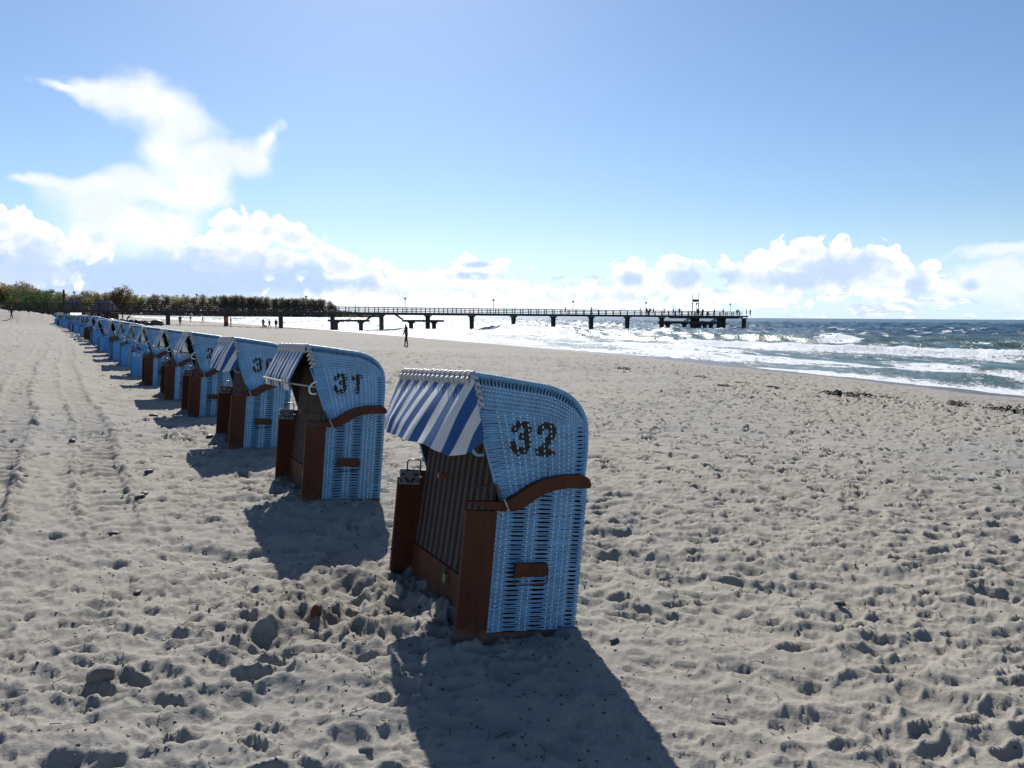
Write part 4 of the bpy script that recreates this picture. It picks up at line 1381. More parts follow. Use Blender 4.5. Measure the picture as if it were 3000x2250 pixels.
def person(loc, h, yaw, pose, top, legs, hair, label, group, long_coat=False, hood=False, sub=1):
    """continuous skinned body; pose: stand / walk / lean / bend / sit / carry"""
    s = h / 1.74
    st = {'walk': 0.20, 'stand': 0.02, 'lean': 0.04, 'bend': 0.05, 'sit': 0.0, 'carry': 0.12}[pose]
    fwd = {'walk': 0.05, 'stand': 0.0, 'lean': 0.22, 'bend': 0.62, 'sit': 0.02, 'carry': 0.03}[pose]
    hz = 0.90 if pose != 'sit' else 0.46

    def tp(x, y, z):           # points above the hips lean forward (+y is forward)
        a = fwd; dz = z - 0.90
        return (x, y + math.sin(a) * dz, hz + math.cos(a) * dz)
    J = [((0, 0, hz), .135), (tp(0, 0, 1.08), .125), (tp(0, .01, 1.28), .150), (tp(0, 0, 1.42), .105), (tp(0, .01, 1.50), .055), (tp(0, .03, 1.60), .092), (tp(0, .03, 1.69), .080)]
    E = [(0, 1), (1, 2), (2, 3), (3, 4), (4, 5), (5, 6)]
    reg = ['top', 'top', 'top', 'top', 'skin', 'head', 'head']

    def chain(root, pts, rg):
        p = root
        for (q, r_), g in zip(pts, rg):
            J.append((q, r_)); reg.append(g); E.append((p, len(J) - 1)); p = len(J) - 1
    for sd in (-1, 1):
        f = st * sd
        if pose == 'sit':
            leg = [((.09 * sd, .04, .46), .095), ((.11 * sd, .44, .48), .068), ((.11 * sd, .46, .09), .046), ((.11 * sd, .50, .045), .040), ((.12 * sd, .62, .035), .032)]
        else:
            leg = [((.085 * sd, .0, .82), .098), ((.095 * sd, f * .75 + .03, .48), .066), ((.10 * sd, f * 1.15 - (.06 if pose == 'walk' and sd < 0 else 0), .10), .045), ((.10 * sd, f * 1.15 + .02, .045), .042), ((.115 * sd, f * 1.15 + .15, .035), .034)]
        chain(0, leg, ['legs', 'legs', 'legs', 'shoe', 'shoe'])
        sw = -f * 1.2
        if pose == 'carry' and sd > 0:
            arm = [(tp(.18 * sd, 0, 1.39), .062), (tp(.26 * sd, .02, 1.13), .048), (tp(.14 * sd, .26, 1.18), .038), (tp(.05 * sd, .30, 1.22), .034)]
        elif pose == 'lean':
            arm = [(tp(.18 * sd, 0, 1.39), .062), (tp(.24 * sd, .10, 1.15), .048), (tp(.12 * sd, .34, 1.10), .038), (tp(.06 * sd, .40, 1.10), .034)]
        elif pose == 'bend':
            arm = [(tp(.18 * sd, 0, 1.39), .062), (tp(.20 * sd, .30, 1.28), .048), (tp(.14 * sd, .55, 1.18), .038), (tp(.12 * sd, .62, 1.15), .036)]
        else:
            arm = [(tp(.18 * sd, 0, 1.39), .062), (tp(.235 * sd, sw * .5 - .02, 1.12), .048), (tp(.24 * sd, sw + .05, .88), .037), (tp(.235 * sd, sw + .08, .79), .036)]
        chain(3, arm, ['top', 'top', 'top', 'skin'])
    me = bpy.data.meshes.new('body')
    me.from_pydata([tuple(c * s for c in p) for p, _ in J], E, [])
    o = bpy.data.objects.new('person', me); COL.objects.link(o)
    md = o.modifiers.new('skin', 'SKIN'); md.use_smooth_shade = True
    me.skin_vertices.new() if not me.skin_vertices else None
    for i, (_, r_) in enumerate(J):
        me.skin_vertices[0].data[i].radius = (r_ * s * (1.25 if reg[i] == 'top' and i < 4 else 1), r_ * s * (0.85 if reg[i] == 'top' and i < 4 else 1))
    me.skin_vertices[0].data[0].use_root = True
    ss = o.modifiers.new('sub', 'SUBSURF'); ss.levels = sub; ss.render_levels = sub
    m2 = bpy.data.meshes.new_from_object(o.evaluated_get(bpy.context.evaluated_depsgraph_get()))
    o.modifiers.clear(); o.data = m2; bpy.data.meshes.remove(me)
    m2.name = 'person_body'
    m2.materials.clear()
    names = ['top', 'legs', 'skin', 'head', 'shoe']
    for c in (top, legs, None, hair, (0.02, 0.018, 0.016)):
        m2.materials.append(SKIN if c is None else cmat(c))
    jp = np.array([p for p, _ in J]) * s
    hip = hz * s
    idx = []
    for f in m2.polygons:
        c = np.array(f.center); k = int(((jp - c) ** 2).sum(1).argmin()); g = reg[k]
        if g == 'legs' and long_coat and c[2] > 0.52 * s: g = 'top'
        if g == 'head' and not hood and c[1] > jp[5][1] + .035 * s and c[2] < jp[6][2] + .01 * s: g = 'skin'
        idx.append(names.index(g))
    m2.polygons.foreach_set('material_index', np.array(idx, dtype=np.int32))
    o.location = loc; o.rotation_euler = (0, 0, yaw)
    tag(o, label, 'person', group)
    return o


DK = [(.018, .018, .022), (.03, .03, .04), (.022, .028, .045), (.045, .035, .03), (.03, .03, .03)]


def build_people():
    g1, g2 = 'people walking on the beach', 'people out on the pier'
    def onbeach(x, y, *a, **k):
        return person((x, y, ground(x, y) + .01), *a, **k)
    o = onbeach(-7.85, 57.0, 1.70, R(80), 'carry', (.085, .018, .030), (.02, .02, .028), (.05, .03, .02), 'person in dark red jacket and black trousers standing alone near the water', g1, sub=2)
    hb = MB().blob((0, 0, 0), (.105, .105, .11), 10, 7).blob((-.0, -.09, -.10), (.06, .05, .12), 8, 6)
    B = [(-55.0, 127.5, 1.74, 0.4, 'stand', DK[3], DK[0], 'person in dark jacket on the sand left of the orange-clad walker', 523),
         (-86.0, 206, 1.72, 1.2, 'walk', DK[0], DK[1], 'small dark person walking at the water edge, far left of the beach group', 561),
         (-78.0, 194, 1.76, -1.0, 'walk', (.10, .11, .13), DK[1], 'person in grey coat walking at the water edge under the pier', 586),
         (-50.3, 135.5, 1.80, 0.3, 'stand', (.55, .10, .02), (.10, .04, .02), 'person in bright orange jacket in front of a pier column', 657),
         (-48.6, 133, 1.78, 2.0, 'stand', (.06, .02, .02), DK[0], 'person in dark reddish jacket standing next to the person in orange', 672),
         (-44.0, 136, 1.74, 0.2, 'walk', DK[0], DK[1], 'first of three walkers by the sea, with a dark dog at the feet', 769),
         (-41.8, 132.5, 1.60, 3.0, 'walk', DK[1], (.25, .22, .2), 'middle one of three walkers by the sea, in a wide dark poncho', 786),
         (-40.2, 131, 1.76, 0.1, 'walk', (.10, .025, .02), DK[0], 'last of three walkers by the sea, in a dark red coat beside a column', 807),
         (-57.8, 115.5, 1.75, R(-70), 'bend', DK[3], (.03, .02, .03), 'person bending over between the stones behind the chair row', 385),
         (-92.9, 139.0, 1.70, 0.2, 'stand', DK[3], DK[0], 'dark person standing by the white information boards', 236),
         (-70.5, 108.5, 1.78, 1.4, 'walk', (.03, .03, .05), DK[0], 'person in dark clothes walking down the sand slope at the far left', 32)]
    for x, y, h, yw, ps, tp_, lg, lb, px in B:
        onbeach(x, y, h, yw, ps, tp_, lg, (.04, .03, .02), lb, g1, long_coat=('poncho' in lb or 'coat' in lb))
    # dog
    x, y = -43.3, 134.8
    d = MB(); z = ground(x, y)
    d.tube([(-.34, 0, .42), (-.15, 0, .44), (.15, 0, .45), (.32, 0, .50), (.42, 0, .62), (.50, 0, .66)], [.09, .12, .13, .11, .07, .05], 8)
    for a in (-.27, .24):
        for b in (-.07, .07):
            d.tube([(a, b, .40), (a + .03, b, .2), (a - .01, b, .0)], [.06, .035, .03], 6)
    d.tube([(.46, 0, .66), (.58, 0, .65), (.68, 0, .61)], [.085, .06, .035], 7); d.tube([(-.36, 0, .45), (-.5, 0, .55), (-.56, 0, .68)], [.03, .025, .015], 6)
    o = link('dog', d.mesh('dog', [cmat((.02, .018, .015))], True)); o.location = (x, y, z); o.rotation_euler = (0, 0, 2.6)
    tag(o, 'small dark dog beside the first of the three walkers by the sea', 'dog')
    # far-off boulder heap with a crouching person at the stones
    P = [(1660, 'walk', 1.70, 'lone walker beside the mid pier lamp'), (1730, 'walk', 1.82, 'tall walker alone on the long empty stretch of pier'),
         (1872, 'stand', 1.78, 'first person of the crowd, landward side, alone at the rail'), (1889, 'stand', 1.80, 'left one of two standing close before the lamp in the crowd'), (1894.5, 'stand', 1.55, 'shorter one of two standing close before the lamp in the crowd'),
         (1902.5, 'bend', 1.70, 'bent person right after the lamp in the crowd'), (1905.5, 'stand', 1.76, 'broad person behind the bent one by the lamp'), (1911, 'walk', 1.75, 'person striding on the seaward side of the lamp group'),
         (1946, 'walk', 1.74, 'single walker between the lamp group and the gantry, nearest the lamp'), (1968, 'walk', 1.70, 'single walker midway between lamp group and gantry'), (1985, 'stand', 1.80, 'upright walker just landward of the gantry'),
         (2026, 'stand', 1.15, 'small child standing between the gantry posts'), (2042.6, 'stand', 1.82, 'tall person close to the right gantry post'), (2048.5, 'stand', 1.62, 'person under the lamp beside the gantry'),
         (2058, 'stand', 1.80, 'left one of the pair behind the gantry'), (2065, 'stand', 1.66, 'right one of the pair behind the gantry'), (2077, 'sit', 1.62, 'person sitting low by the rail above the second stair'),
         (2093, 'lean', 1.70, 'broad person leaning over the rail above the column pair'), (2122, 'lean', 1.78, 'person in wide coat alone between column pair and end lamp'),
         (2159, 'stand', 1.74, 'left one of two near the end lamp'), (2166, 'lean', 1.74, 'angler holding a rod outward near the end lamp'), (2183, 'stand', 1.78, 'person next to last at the seaward end'), (2195, 'stand', 1.76, 'last person at the very end of the pier'),
         (226, 'walk', 1.80, 'dark walker on the pier above the white boards'), (450, 'walk', 1.76, 'left one of two on the pier before the dark round tree'), (458, 'walk', 1.70, 'right one of two on the pier before the dark round tree'),
         (876, 'walk', 1.78, 'lone dark walker on the pier before the bare trees'), (46, 'walk', 1.74, 'walker in bright red jacket at the landward start of the pier')]
    rng = random.Random(23)
    for px, ps, h, lb in P:
        t = along(px); sd = rng.uniform(-.7, .9)
        tp_ = (.50, .07, .02) if px == 46 else DK[rng.randrange(5)]
        q = pier_pt(t, sd, zdeck(t))
        yw = math.atan2(PE[1], PE[0]) - R(90) + (0 if rng.random() < .5 else math.pi) if ps == 'walk' else rng.uniform(-3.1, 3.1)
        if ps == 'lean': yw = math.atan2(-PN[0], PN[1]) + math.pi + R(70 if px == 2166 else 0)
        o = person(q, h, yw, ps, tp_, DK[rng.randrange(3)], (.03, .02, .015), lb if 'person' in lb else 'person, ' + lb, g2, long_coat=rng.random() < .4)
        if px == 2077:
            b = link('bench', MB().box((-.5, -.2, .38), (.5, .2, .43)).box((-.45, -.15, 0), (-.38, .15, .38)).box((.38, -.15, 0), (.45, .15, .38)).mesh('bench', [MT['pier']])); b.location = q; b.rotation_euler = (0, 0, yw)
            tag(b, 'low dark bench under the sitting person on the pier', 'bench')


build_people()


# ------------------------------------------------------------------ trees, houses, chimney
def leaf_material(name, base, hue):
    m = mat(name, base, 0.9, 0.1, 0.35, 0.5, hue=hue)
    t = NT(m.node_tree); b = t.n['Principled BSDF']
    tr = t.new('ShaderNodeBsdfTranslucent'); s = b.inputs['Base Color'].links[0].from_socket
    t.put(tr.inputs[0], s); mx = t.new('ShaderNodeMixShader'); mx.inputs[0].default_value = 0.42
    t.l.new(b.outputs[0], mx.inputs[1]); t.l.new(tr.outputs[0], mx.inputs[2]); t.l.new(mx.outputs[0], t.n['Material Output'].inputs[0])
    return m


MT['twig'] = leaf_material('budding_twigs', (0.235, 0.195, 0.13), 0.02)
MT['olive'] = leaf_material('olive_buds', (0.29, 0.25, 0.115), 0.02)
MT['leafg'] = leaf_material('green_leaves', (0.085, 0.125, 0.055), 0.02)
MT['darkb'] = leaf_material('dark_brown_crown', (0.125, 0.090, 0.048), 0.01)
MT['bark'] = mat('bark', (0.06, 0.045, 0.038), 0.9, 0.2, 0.3, 2)


def tree_meshes(kind, seed):
    rng = random.Random(seed)
    tr = MB(); cr = MB()
    H = 1.0
    fork = {'tall': .30, 'round': .22, 'bush': .08}[kind]
    tr.tube([(0, 0, -.08), (.004, 0, fork * .6), (.0, .005, fork), (.005, 0, .72)], [.022, .018, .015, .004], 6)
    wid = {'tall': .17, 'round': .36, 'bush': .42}[kind]
    tips = []
    for i in range(20):
        z0 = fork + (0.55 * i / 20 if kind == 'tall' else .22 * i / 20)
        a = i * 2.4 + rng.uniform(-.4, .4); L = wid * rng.uniform(.7, 1.1)
        up_ = {'tall': .26, 'round': .36, 'bush': .30}[kind] * rng.uniform(.5, 1.3)
        p0 = Vector((0, 0, z0)); p2 = Vector((math.cos(a) * L, math.sin(a) * L, min(.94, z0 + up_))); p1 = p0.lerp(p2, .5) + Vector((0, 0, .04))
        tr.tube([p0, p1, p2], [.009, .006, .002], 4, cap=False); tips += [p1, p2, p0.lerp(p2, .75)]
    n = {'tall': 1900, 'round': 2600, 'bush': 2400}[kind]
    clumps = []
    for i in range(70):
        while True:
            q = Vector((rng.uniform(-1, 1), rng.uniform(-1, 1), rng.uniform(-1, 1)))
            if .35 < q.length < 1: break
        zc, hz_ = {'tall': (.62, .38), 'round': (.60, .40), 'bush': (.50, .48)}[kind]
        k = 1 - .35 * max(0, q.z)
        clumps.append(Vector((q.x * wid * k, q.y * wid * k, zc + q.z * hz_)) + Vector((rng.uniform(-.03, .03), rng.uniform(-.03, .03), rng.uniform(-.03, .05))))
    for i in range(n):
        c = rng.choice(clumps) if rng.random() < .85 else rng.choice(tips)
        c = c + Vector((rng.gauss(0, .045), rng.gauss(0, .045), rng.gauss(0, .04)))
        s = rng.uniform(.009, .021)
        a, b = Vector((rng.gauss(0, 1), rng.gauss(0, 1), rng.gauss(0, 1))).normalized(), Vector((rng.gauss(0, 1), rng.gauss(0, 1), rng.gauss(0, 1))).normalized()
        b = (b - a * a.dot(b)).normalized()
        cr.add([c - a * s - b * s * .5, c + a * s * .2 - b * s, c + a * s + b * s * .4, c - a * s * .1 + b * s], [(0, 1, 2, 3)])
    return tr.mesh('trunk', [MT['bark']]), cr.mesh('crown', [MT['twig']])


def ordinal(n):
    one = ['', 'first', 'second', 'third', 'fourth', 'fifth', 'sixth', 'seventh', 'eighth', 'ninth', 'tenth', 'eleventh', 'twelfth', 'thirteenth', 'fourteenth', 'fifteenth', 'sixteenth', 'seventeenth', 'eighteenth', 'nineteenth']
    ten = {2: 'twent', 3: 'thirt', 4: 'fort', 5: 'fift'}
    if n < 20: return one[n]
    return ten[n // 10] + ('ieth' if n % 10 == 0 else 'y-' + one[n % 10])


MARKS = [(-500, 'from the left end of the wood'), (188, 'right of the chimney tower'), (357, 'right of the big round tree'), (578, 'right of the lamp before the wood'), (640, 'from where the bare avenue begins'), (792, 'right of the gap in the avenue')]
_cnt = {}


def tree_label(px, kind):
    m = [q for q in MARKS if q[0] <= px][-1]
    k = (m[1], kind); _cnt[k] = _cnt.get(k, 0) + 1
    return '%s %s, counted %s' % (ordinal(_cnt[k]), kind, m[1])


def wood_y(px):
    return 325 if px < 335 else 985 + (px - 335) * .11


def build_wood():
    protos = {k: [tree_meshes(k, 50 + i * 7 + len(k)) for i in range(3)] for k in ('tall', 'round', 'bush')}
    rng = random.Random(31)
    line_px = [-120, 0, 30, 65, 95, 110, 135, 160, 205, 262, 300, 330, 430, 500, 570, 650, 720, 780, 810, 870, 900, 950, 970, 985]
    line_y = [828, 830, 832, 826, 838, 852, 846, 851, 857, 849, 854, 853, 860, 860, 863, 865, 867, 870, 872, 873, 872, 876, 884, 898]

    def put(px, ytop, Y, kind, m, name, label, wide=1.0, group='trees of the wood along the coast'):
        a = math.tan(math.atan((px - 1500) / 2250 * math.cos(PITCH)))
        x = a * Y
        z = ground(x, Y)
        hor = 918 + px * 0.00645
        h = (hor - ytop) / 2250 * Y + H_EYE - z
        r = empty(name, (x, Y, z)); r.rotation_euler = (0, 0, rng.uniform(0, 6.28)); r.scale = (h * wide, h * wide, h)
        tag(r, label, 'tree', group)
        tm, cm = rng.choice(protos[kind])
        link('trunk', tm, r); c = link('crown', cm, r); set_mat(c, m)
        return r
    put(357, 834, 300, 'round', MT['darkb'], 'round_tree', 'big dark brown round-crowned tree rising above the rest of the wood', 0.95, None)
    put(345, 842, 302, 'round', MT['darkb'], 'round_tree', 'dark brown tree leaning on the left flank of the big round one', .8, None)
    put(66, 822, 290, 'round', MT['twig'], 'bare_tree', 'tallest bare-twigged tree at the far left of the wood', .75, None)
    for q, yt in ((40, 850), (62, 846), (88, 843), (118, 850), (138, 844), (158, 850)):
        put(q, yt, 270 + rng.uniform(-8, 8), 'bush', MT['leafg'], 'leafy_tree', tree_label(q, 'dense green leafy tree'), 1.0, 'green trees at the left of the wood')
    px = -110.0
    while px < 986:
        yt = np.interp(px, line_px, line_y) + rng.uniform(1.0, 9 if px < 640 else 6)
        right = px > 640
        kind = 'tall' if right and rng.random() < .8 else rng.choice(['round', 'round', 'tall'])
        m = MT['twig'] if right else rng.choice([MT['twig'], MT['olive'], MT['twig'], MT['olive']])
        if not (788 < px < 796 or 954 < px < 962):
            lab = tree_label(px, 'bare tall tree' if right else ('olive budding tree' if m is MT['olive'] else 'brown twiggy tree'))
            put(px, yt, wood_y(px) + rng.uniform(-10, 10), kind, m, 'bare_tree' if m is MT['twig'] else 'budding_tree', lab, 1.15 if right else 1.05,
                'avenue trees at the right of the wood' if right else ('olive trees of the wood' if m is MT['olive'] else 'brown trees of the wood'))
        px += rng.uniform(6.5, 11) if right else rng.uniform(11, 19)
    # undergrowth, one mass
    cr = MB()
    for i in range(9000):
        px = rng.uniform(-140, 1120); Y = wood_y(px) - 14 + rng.uniform(-12, 12); sc = Y / 330
        x = (px - 1500) / 2250 * math.cos(PITCH) * Y; top = 4.6 if px < 640 else 2.8
        if px > 985: top = max(.5, 2.6 - (px - 985) * .02)
        z = 1.6 + rng.random() ** 1.4 * top * sc; s = rng.uniform(.35, .8) * sc
        a, b = Vector((rng.gauss(0, 1), rng.gauss(0, 1), rng.gauss(0, 1))).normalized(), Vector((rng.gauss(0, 1), rng.gauss(0, 1), rng.gauss(0, 1))).normalized()
        c = Vector((x, Y, z))
        cr.add([c - a * s, c + b * s, c + a * s * .8, c - b * s * .9], [(0, 1, 2, 3)])
    o = link('undergrowth', cr.mesh('undergrowth', [MT['twig']])); tag(o, kind='stuff')
    # thatched houses and chimney
    thatch = mat('dark_thatch', (0.13, 0.115, 0.12), 0.9, 0.2, 0.3, 1.0); wallm = mat('brick_wall', (0.055, 0.045, 0.04), 0.9, 0.2, 0.2, 2.0); paneM = mat('window_pane', (0.03, 0.035, 0.04), 0.1)  # thatch colour paled for haze, wall colour darkened to look like shadow
    for x0, x1, yt, lb in ((199, 239, 875, 'small dark thatched house left of the big round tree, the nearer to the chimney'), (273, 337, 878, 'long dark thatched house directly left of the big round tree')):
        Y = 235; k = Y / 2250 * math.cos(PITCH)
        xa, xb = (x0 - 1500) * k, (x1 - 1500) * k; zt = H_EYE + (919.5 - yt) / 2250 * Y; zb = ground((xa + xb) / 2, Y) - .3
        L = xb - xa; h = zt - zb; r = empty('thatched_house', (xa, Y, zb)); tag(r, lb, 'house')
        link('wall', MB().box((.6, -3, 0), (L - .6, 3, h * .42)).mesh('house_wall', [wallm]), r)
        V = [(0, -3.7, h * .34), (L, -3.7, h * .34), (L, 3.7, h * .34), (0, 3.7, h * .34), (L * .2, 0, h), (L * .8, 0, h), (0.15, -3.6, h * .40), (L - .15, -3.6, h * .40)]
        link('roof', MB().add(V[:6], [(0, 1, 5, 4), (2, 3, 4, 5), (1, 2, 5), (3, 0, 4), (0, 3, 2, 1)]).mesh('house_roof', [thatch]), r)
        for q in np.arange(1.6, L - 1.4, 2.2):
            w = link('window', MB().box((q, -3.05, h * .12), (q + .9, -2.98, h * .30)).mesh('window_frame', [MT['white']]), r)
            link('pane', MB().box((q + .08, -3.07, h * .12 + .08), (q + .82, -3.052, h * .30 - .08)).mesh('pane', [paneM]), w)
    Y = 262; k = Y / 2250 * math.cos(PITCH); x = (188 - 1500) * k; z = ground(x, Y); zt = H_EYE + (919.5 - 850.5) / 2250 * Y; w = .42
    r = empty('chimney', (x, Y, z)); tag(r, 'thin dark chimney tower with a wider head above the trees', 'chimney'); hh = zt - z
    link('shaft', MB().tube([(0, 0, 0), (0, 0, hh * .78)], [w, w * .85], 10).mesh('shaft', [wallm], True), r)
    link('head', MB().tube([(0, 0, hh * .76), (0, 0, hh * .80), (0, 0, hh * .84)], [w * .9, w * 1.4, w * 1.2], 10).tube([(0, 0, hh * .84), (0, 0, hh)], [w * .8, w * .75], 10).mesh('head', [MT['signdark']]), r)
    # white information boards on the upper beach
    Y = 138.0; x = (220 - 1500) / 2250 * math.cos(PITCH) * Y; z = ground(x, Y)
    r = empty('information_board', (x, Y, z)); tag(r, 'row of three bright white sheets on posts behind the far chairs', 'sign')
    tarp = bpy.data.materials.new('white_sheet'); tarp.use_nodes = True
    t = NT(tarp.node_tree); b = t.n['Principled BSDF']; b.inputs['Base Color'].default_value = (.85, .85, .85, 1)
    tr = t.new('ShaderNodeBsdfTranslucent'); tr.inputs[0].default_value = (.9, .9, .9, 1); mx = t.new('ShaderNodeMixShader'); mx.inputs[0].default_value = .75
    t.l.new(b.outputs[0], mx.inputs[1]); t.l.new(tr.outputs[0], mx.inputs[2]); t.l.new(mx.outputs[0], t.n['Material Output'].inputs[0])
    for i in range(3):
        link('panel', make_mesh('panel', [(-1.05 + .7 * i, -.03, .90), (-.38 + .7 * i, -.03, .90), (-.38 + .7 * i, .12, 1.62), (-1.05 + .7 * i, .12, 1.62)], [(0, 1, 2, 3)], [tarp]), r)
    for q in (-1.06, -.355, .345, 1.04):
        link('post', MB().box((q - .03, .14, -.3), (q + .03, .20, 1.62)).mesh('post', [MT['lamp']]), r)


build_wood()


# ------------------------------------------------------------------ stones, seaweed and other small things on the sand
def stone_mesh(seed, flat=.7, ang=0.0):
    rng = random.Random(seed)
    bm = bmesh.new(); bmesh.ops.create_icosphere(bm, subdivisions=2, radius=1)
    ax = [Vector((rng.gauss(0, 1), rng.gauss(0, 1), rng.gauss(0, 1))).normalized() for _ in range(5)]
    off = [rng.uniform(.62, .9) for _ in ax]
    for v in bm.verts:
        for a, o in zip(ax, off):
            d = v.co.dot(a) - o
            if d > 0: v.co -= a * d * (.85 if ang else .5)
        v.co *= 1 + rng.uniform(-.03, .03)
        v.co.z *= flat
    me = bpy.data.meshes.new('stone'); bm.to_mesh(me); bm.free()
    me.polygons.foreach_set('use_smooth', np.full(len(me.polygons), not ang, dtype=bool))
    return me


MT['stone'] = mat('grey_stone', (0.16, 0.145, 0.13), 0.7, 0.3, 0.4, 9, 0.006, 30)
MT['stoned'] = mat('dark_stone', (0.055, 0.05, 0.05), 0.55, 0.4, 0.4, 12, 0.003, 40)
MT['brick'] = mat('orange_brick', (0.13, 0.04, 0.02), 0.85, 0.3, 0.3, 10, 0.004, 40)
MT['weed'] = mat('black_seaweed', (0.018, 0.016, 0.012), 0.7, 0.4, 0.3, 5)
MT['straw'] = mat('dry_straw', (0.22, 0.17, 0.09), 0.8)


def build_small():
    def z_at(x, y):
        xa, ya = np.array([float(x)]), np.array([float(y)])
        z, d = ground_np(xa, ya)
        return float(z[0] + sand_detail(xa, ya, d)[0])

    def stone(x, y, r, m, label, seed, flat=.7, ang=0, rz=0, group=None, sink=.25, name='stone', shape=(1, 1, 1)):
        me = stone_mesh(seed, flat, ang); me.materials.append(m)
        o = link(name, me); o.location = (x, y, z_at(x, y) + r * flat * (1 - 2 * sink) * shape[2]); o.scale = (r * shape[0], r * shape[1], r * shape[2]); o.rotation_euler = (0, 0, rz)
        tag(o, label, 'stone', group)
        return o
    stone(-2.10, 3.80, .058, MT['stone'], 'wedge-shaped grey rock in the lower left sand', 3, .8, 1, .5, None, .36, 'rock', (1.3, .8, 1.15))
    stone(-1.22, 4.66, .046, MT['brick'], 'orange-brown brick piece standing in the dug sand', 8, 1.0, 1, .3, None, .30, 'brick_piece', (.75, .6, 1.3))
    stone(-0.63, 3.22, .030, MT['stone'], 'smooth grey pebble at the bottom edge, left of the chair shadow', 11, .7, 0, 0, None, .30, 'pebble', (1.2, .9, 1))
    P = [(-5.38, 8.30, .055, 'dark oval pebble near the left edge beside the tyre track'), (-3.66, 7.44, .045, 'dark pebble, nearer one of a pair on the smooth sand left of chair 31'), (-3.75, 7.72, .050, 'dark pebble, farther one of a pair on the smooth sand left of chair 31'),
         (-3.33, 6.29, .048, 'dark pebble alone among the hollows left of the dug heap'), (-4.15, 8.67, .050, 'dark pebble just left of the shadow of chair 30'), (-6.01, 10.39, .055, 'dark pebble on the crumbly edge of the tyre track'),
         (-6.50, 13.82, .070, 'dark pebble by the shadow of the fourth chair'), (-4.56, 11.47, .060, 'dark pebble beside the post of chair 30'), (1.02, 3.60, .030, 'small dark pebble right of the big chair shadow'),
         (0.62, 4.42, .028, 'small dark pebble near the right back corner of chair 32'), (-2.55, 5.1, .03, 'small dark pebble among the hollows below the shadow of chair 31'), (2.3, 5.2, .035, 'dark pebble on the open sand right of chair 32')]
    for i, (x, y, r, lb) in enumerate(P):
        stone(x, y, r, MT['stoned'], lb, 20 + i, .6, 0, i * 1.1, 'dark pebbles on the sand', .32, 'pebble', (1.3, .8, 1))
    rng = random.Random(77)
    # line of boulders behind the chair row
    for i in range(46):
        f = i / 45 + rng.uniform(-.01, .01)
        px = 245 + 185 * f; Y = 166 - 28 * f + rng.uniform(-6, 6); x = (px - 1500) / 2250 * math.cos(PITCH) * Y
        me = cached(('boulder', i % 6), lambda: stone_mesh(200 + i % 6, .8, 1))
        if not me.materials: me.materials.append(MT['stoned'])
        o = link('boulder', me); r = rng.uniform(.30, .72)
        o.location = (x, Y, ground(x, Y) + r * .2); o.scale = (r * rng.uniform(.9, 1.5), r, r); o.rotation_euler = (0, 0, rng.uniform(0, 6))
        tag(o, ordinal(i + 1) + ' dark boulder from the left in the stone line behind the chair row', 'boulder', 'boulders behind the chair row')
    for k, (px, Y, rr, lb) in enumerate(((455, 125, .95, 'large rounded boulder in front of the second pier column'), (431, 124, .5, 'small boulder left of the large rounded one'))):
        x = (px - 1500) / 2250 * math.cos(PITCH) * Y
        me = stone_mesh(300 + k, .8, 0); me.materials.append(MT['stoned'])
        o = link('boulder', me); o.location = (x, Y, ground(x, Y) + rr * .25); o.scale = (rr * 1.3, rr, rr); tag(o, lb, 'boulder')
    # seaweed heaps
    W_ = [(10.78, 25.67, .45), (10.9, 24.9, .9), (11.7, 25.1, .7), (12.1, 24.8, .55), (13.2, 23.9, .55), (13.3, 22.9, .5), (14.1, 20.9, 1.0), (7.91, 32.3, .45), (7.5, 27.2, .4), (9.4, 27.6, .35), (5.2, 36.0, .5), (13.9, 22.0, .4), (3.0, 44, .6), (8.9, 29.6, .35)]
    WL = ['black seaweed heap alone left of the largest long heap', 'largest long black seaweed heap on the lower right beach', 'seaweed heap touching the right side of the largest one', 'second seaweed heap right of the largest one', 'black seaweed heap midway between the largest and the right edge',
          'seaweed heap below the midway one, nearer the camera', 'thick black seaweed heap cut by the right edge of the view', 'small seaweed clump by the waterline above chair 32', 'small seaweed clump closest to the roof of chair 32', 'small seaweed clump between chair 32 and the largest heap',
          'seaweed clump at the foam edge left of all others but one', 'small seaweed heap just left of the one at the right edge', 'farthest seaweed clump, under the middle of the pier', 'small seaweed clump just above the one between chair and largest heap']
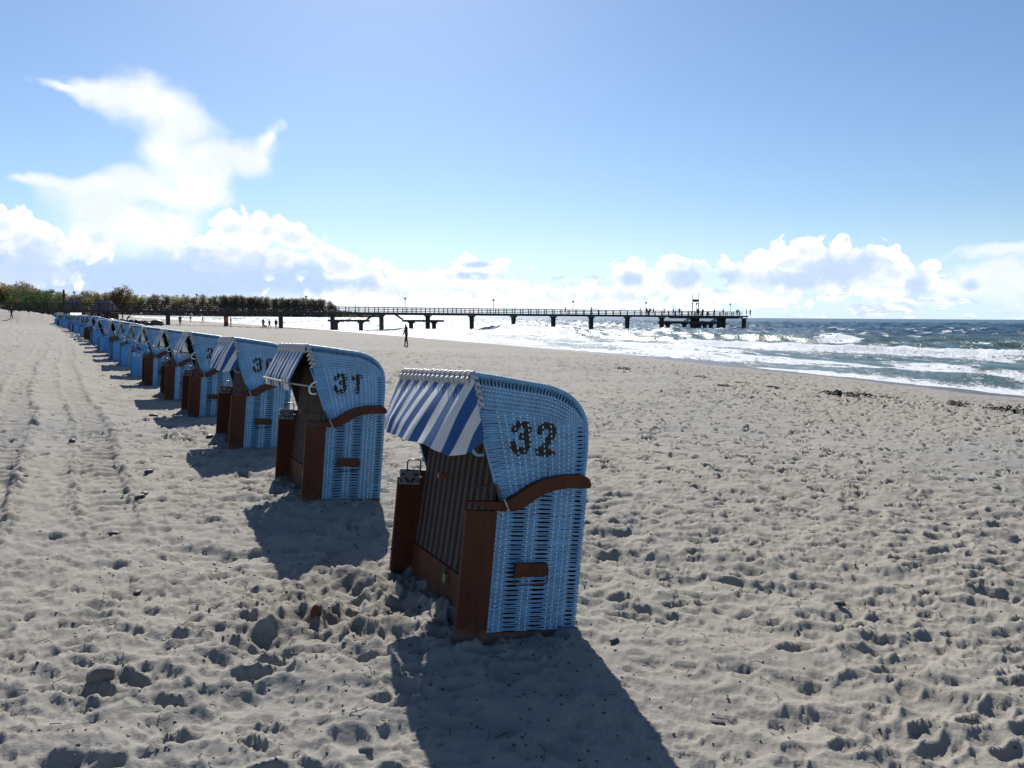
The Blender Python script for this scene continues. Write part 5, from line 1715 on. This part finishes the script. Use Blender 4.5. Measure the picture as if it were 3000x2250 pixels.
    for i, (x, y, s) in enumerate(W_):
        mb = MB()
        for k in range(34):
            c = Vector((max(-.8, min(.8, rng.gauss(0, .36))) * s, max(-.28, min(.28, rng.gauss(0, .16))) * s, abs(rng.gauss(0, .05)) * s)); a = rng.uniform(0, 6.3); L = rng.uniform(.10, .32) * s
            mb.tube([c, c + Vector((math.cos(a) * L * .5, math.sin(a) * L * .5, .07 * s)), c + Vector((math.cos(a + .5) * L, math.sin(a + .5) * L, 0.0))], [.014 * s + .004, .022 * s + .004, .006], 5)
        mb.blob((0, 0, .02), (.95 * s, .30 * s, .045 * s), 12, 5, .3, rng)
        o = link('seaweed_heap', mb.mesh('seaweed', [MT['weed']])); o.location = (x, y, z_at(x, y)); o.rotation_euler = (0, 0, R(115) + rng.uniform(-.4, .4))
        tag(o, WL[i], 'seaweed', 'seaweed heaps along the tide line')
    # crumbs: pebbles, straw and bits of weed nobody would count
    mb = MB(); n = 0
    xs = []; 
    for i in range(1700):
        r = 2.6 * (40 / 2.6) ** rng.random(); a = R(rng.uniform(-36, 37)); xs.append((r * math.sin(a), r * math.cos(a)))
    for i in range(700):
        xs.append((rng.gauss(-1.0, .9), rng.gauss(4.9, .8)))
    A = np.array(xs); z, d = ground_np(A[:, 0], A[:, 1]); z = z + sand_detail(A[:, 0], A[:, 1], d)
    for (x, y), zz, dd in zip(xs, z, d):
        if dd < 3: continue
        r = math.hypot(x, y); s = rng.uniform(.003, .009) * (.7 + r / 16)
        c = (x, y, zz + s * .2)
        mb.blob(c, (s * rng.uniform(.8, 1.7), s * rng.uniform(.8, 1.5), s * .7), 5, 3, .2, rng, 0)
    o = link('pebble_litter', mb.mesh('pebble_litter', [MT['stoned']])); tag(o, kind='stuff')
    mb = MB()
    xs = [(r * math.sin(a), r * math.cos(a)) for r, a in ((2.6 * (14 / 2.6) ** rng.random(), R(rng.uniform(-36, 37))) for _ in range(420))]
    A = np.array(xs); z, d = ground_np(A[:, 0], A[:, 1]); z = z + sand_detail(A[:, 0], A[:, 1], d)
    for (x, y), zz in zip(xs, z):
        a = rng.uniform(0, 6.3); L = rng.uniform(.02, .09); lift = rng.uniform(.0, .04) if rng.random() < .3 else .004
        mb.tube([(x, y, zz + .003), (x + math.cos(a) * L * .5, y + math.sin(a) * L * .5, zz + .008 + lift * .6), (x + math.cos(a + .4) * L, y + math.sin(a + .4) * L, zz + .003 + lift)], .0016 + .0001 * math.hypot(x, y), 3)
    o = link('straw_litter', mb.mesh('straw_litter', [MT['weed']])); tag(o, kind='stuff')


build_small()
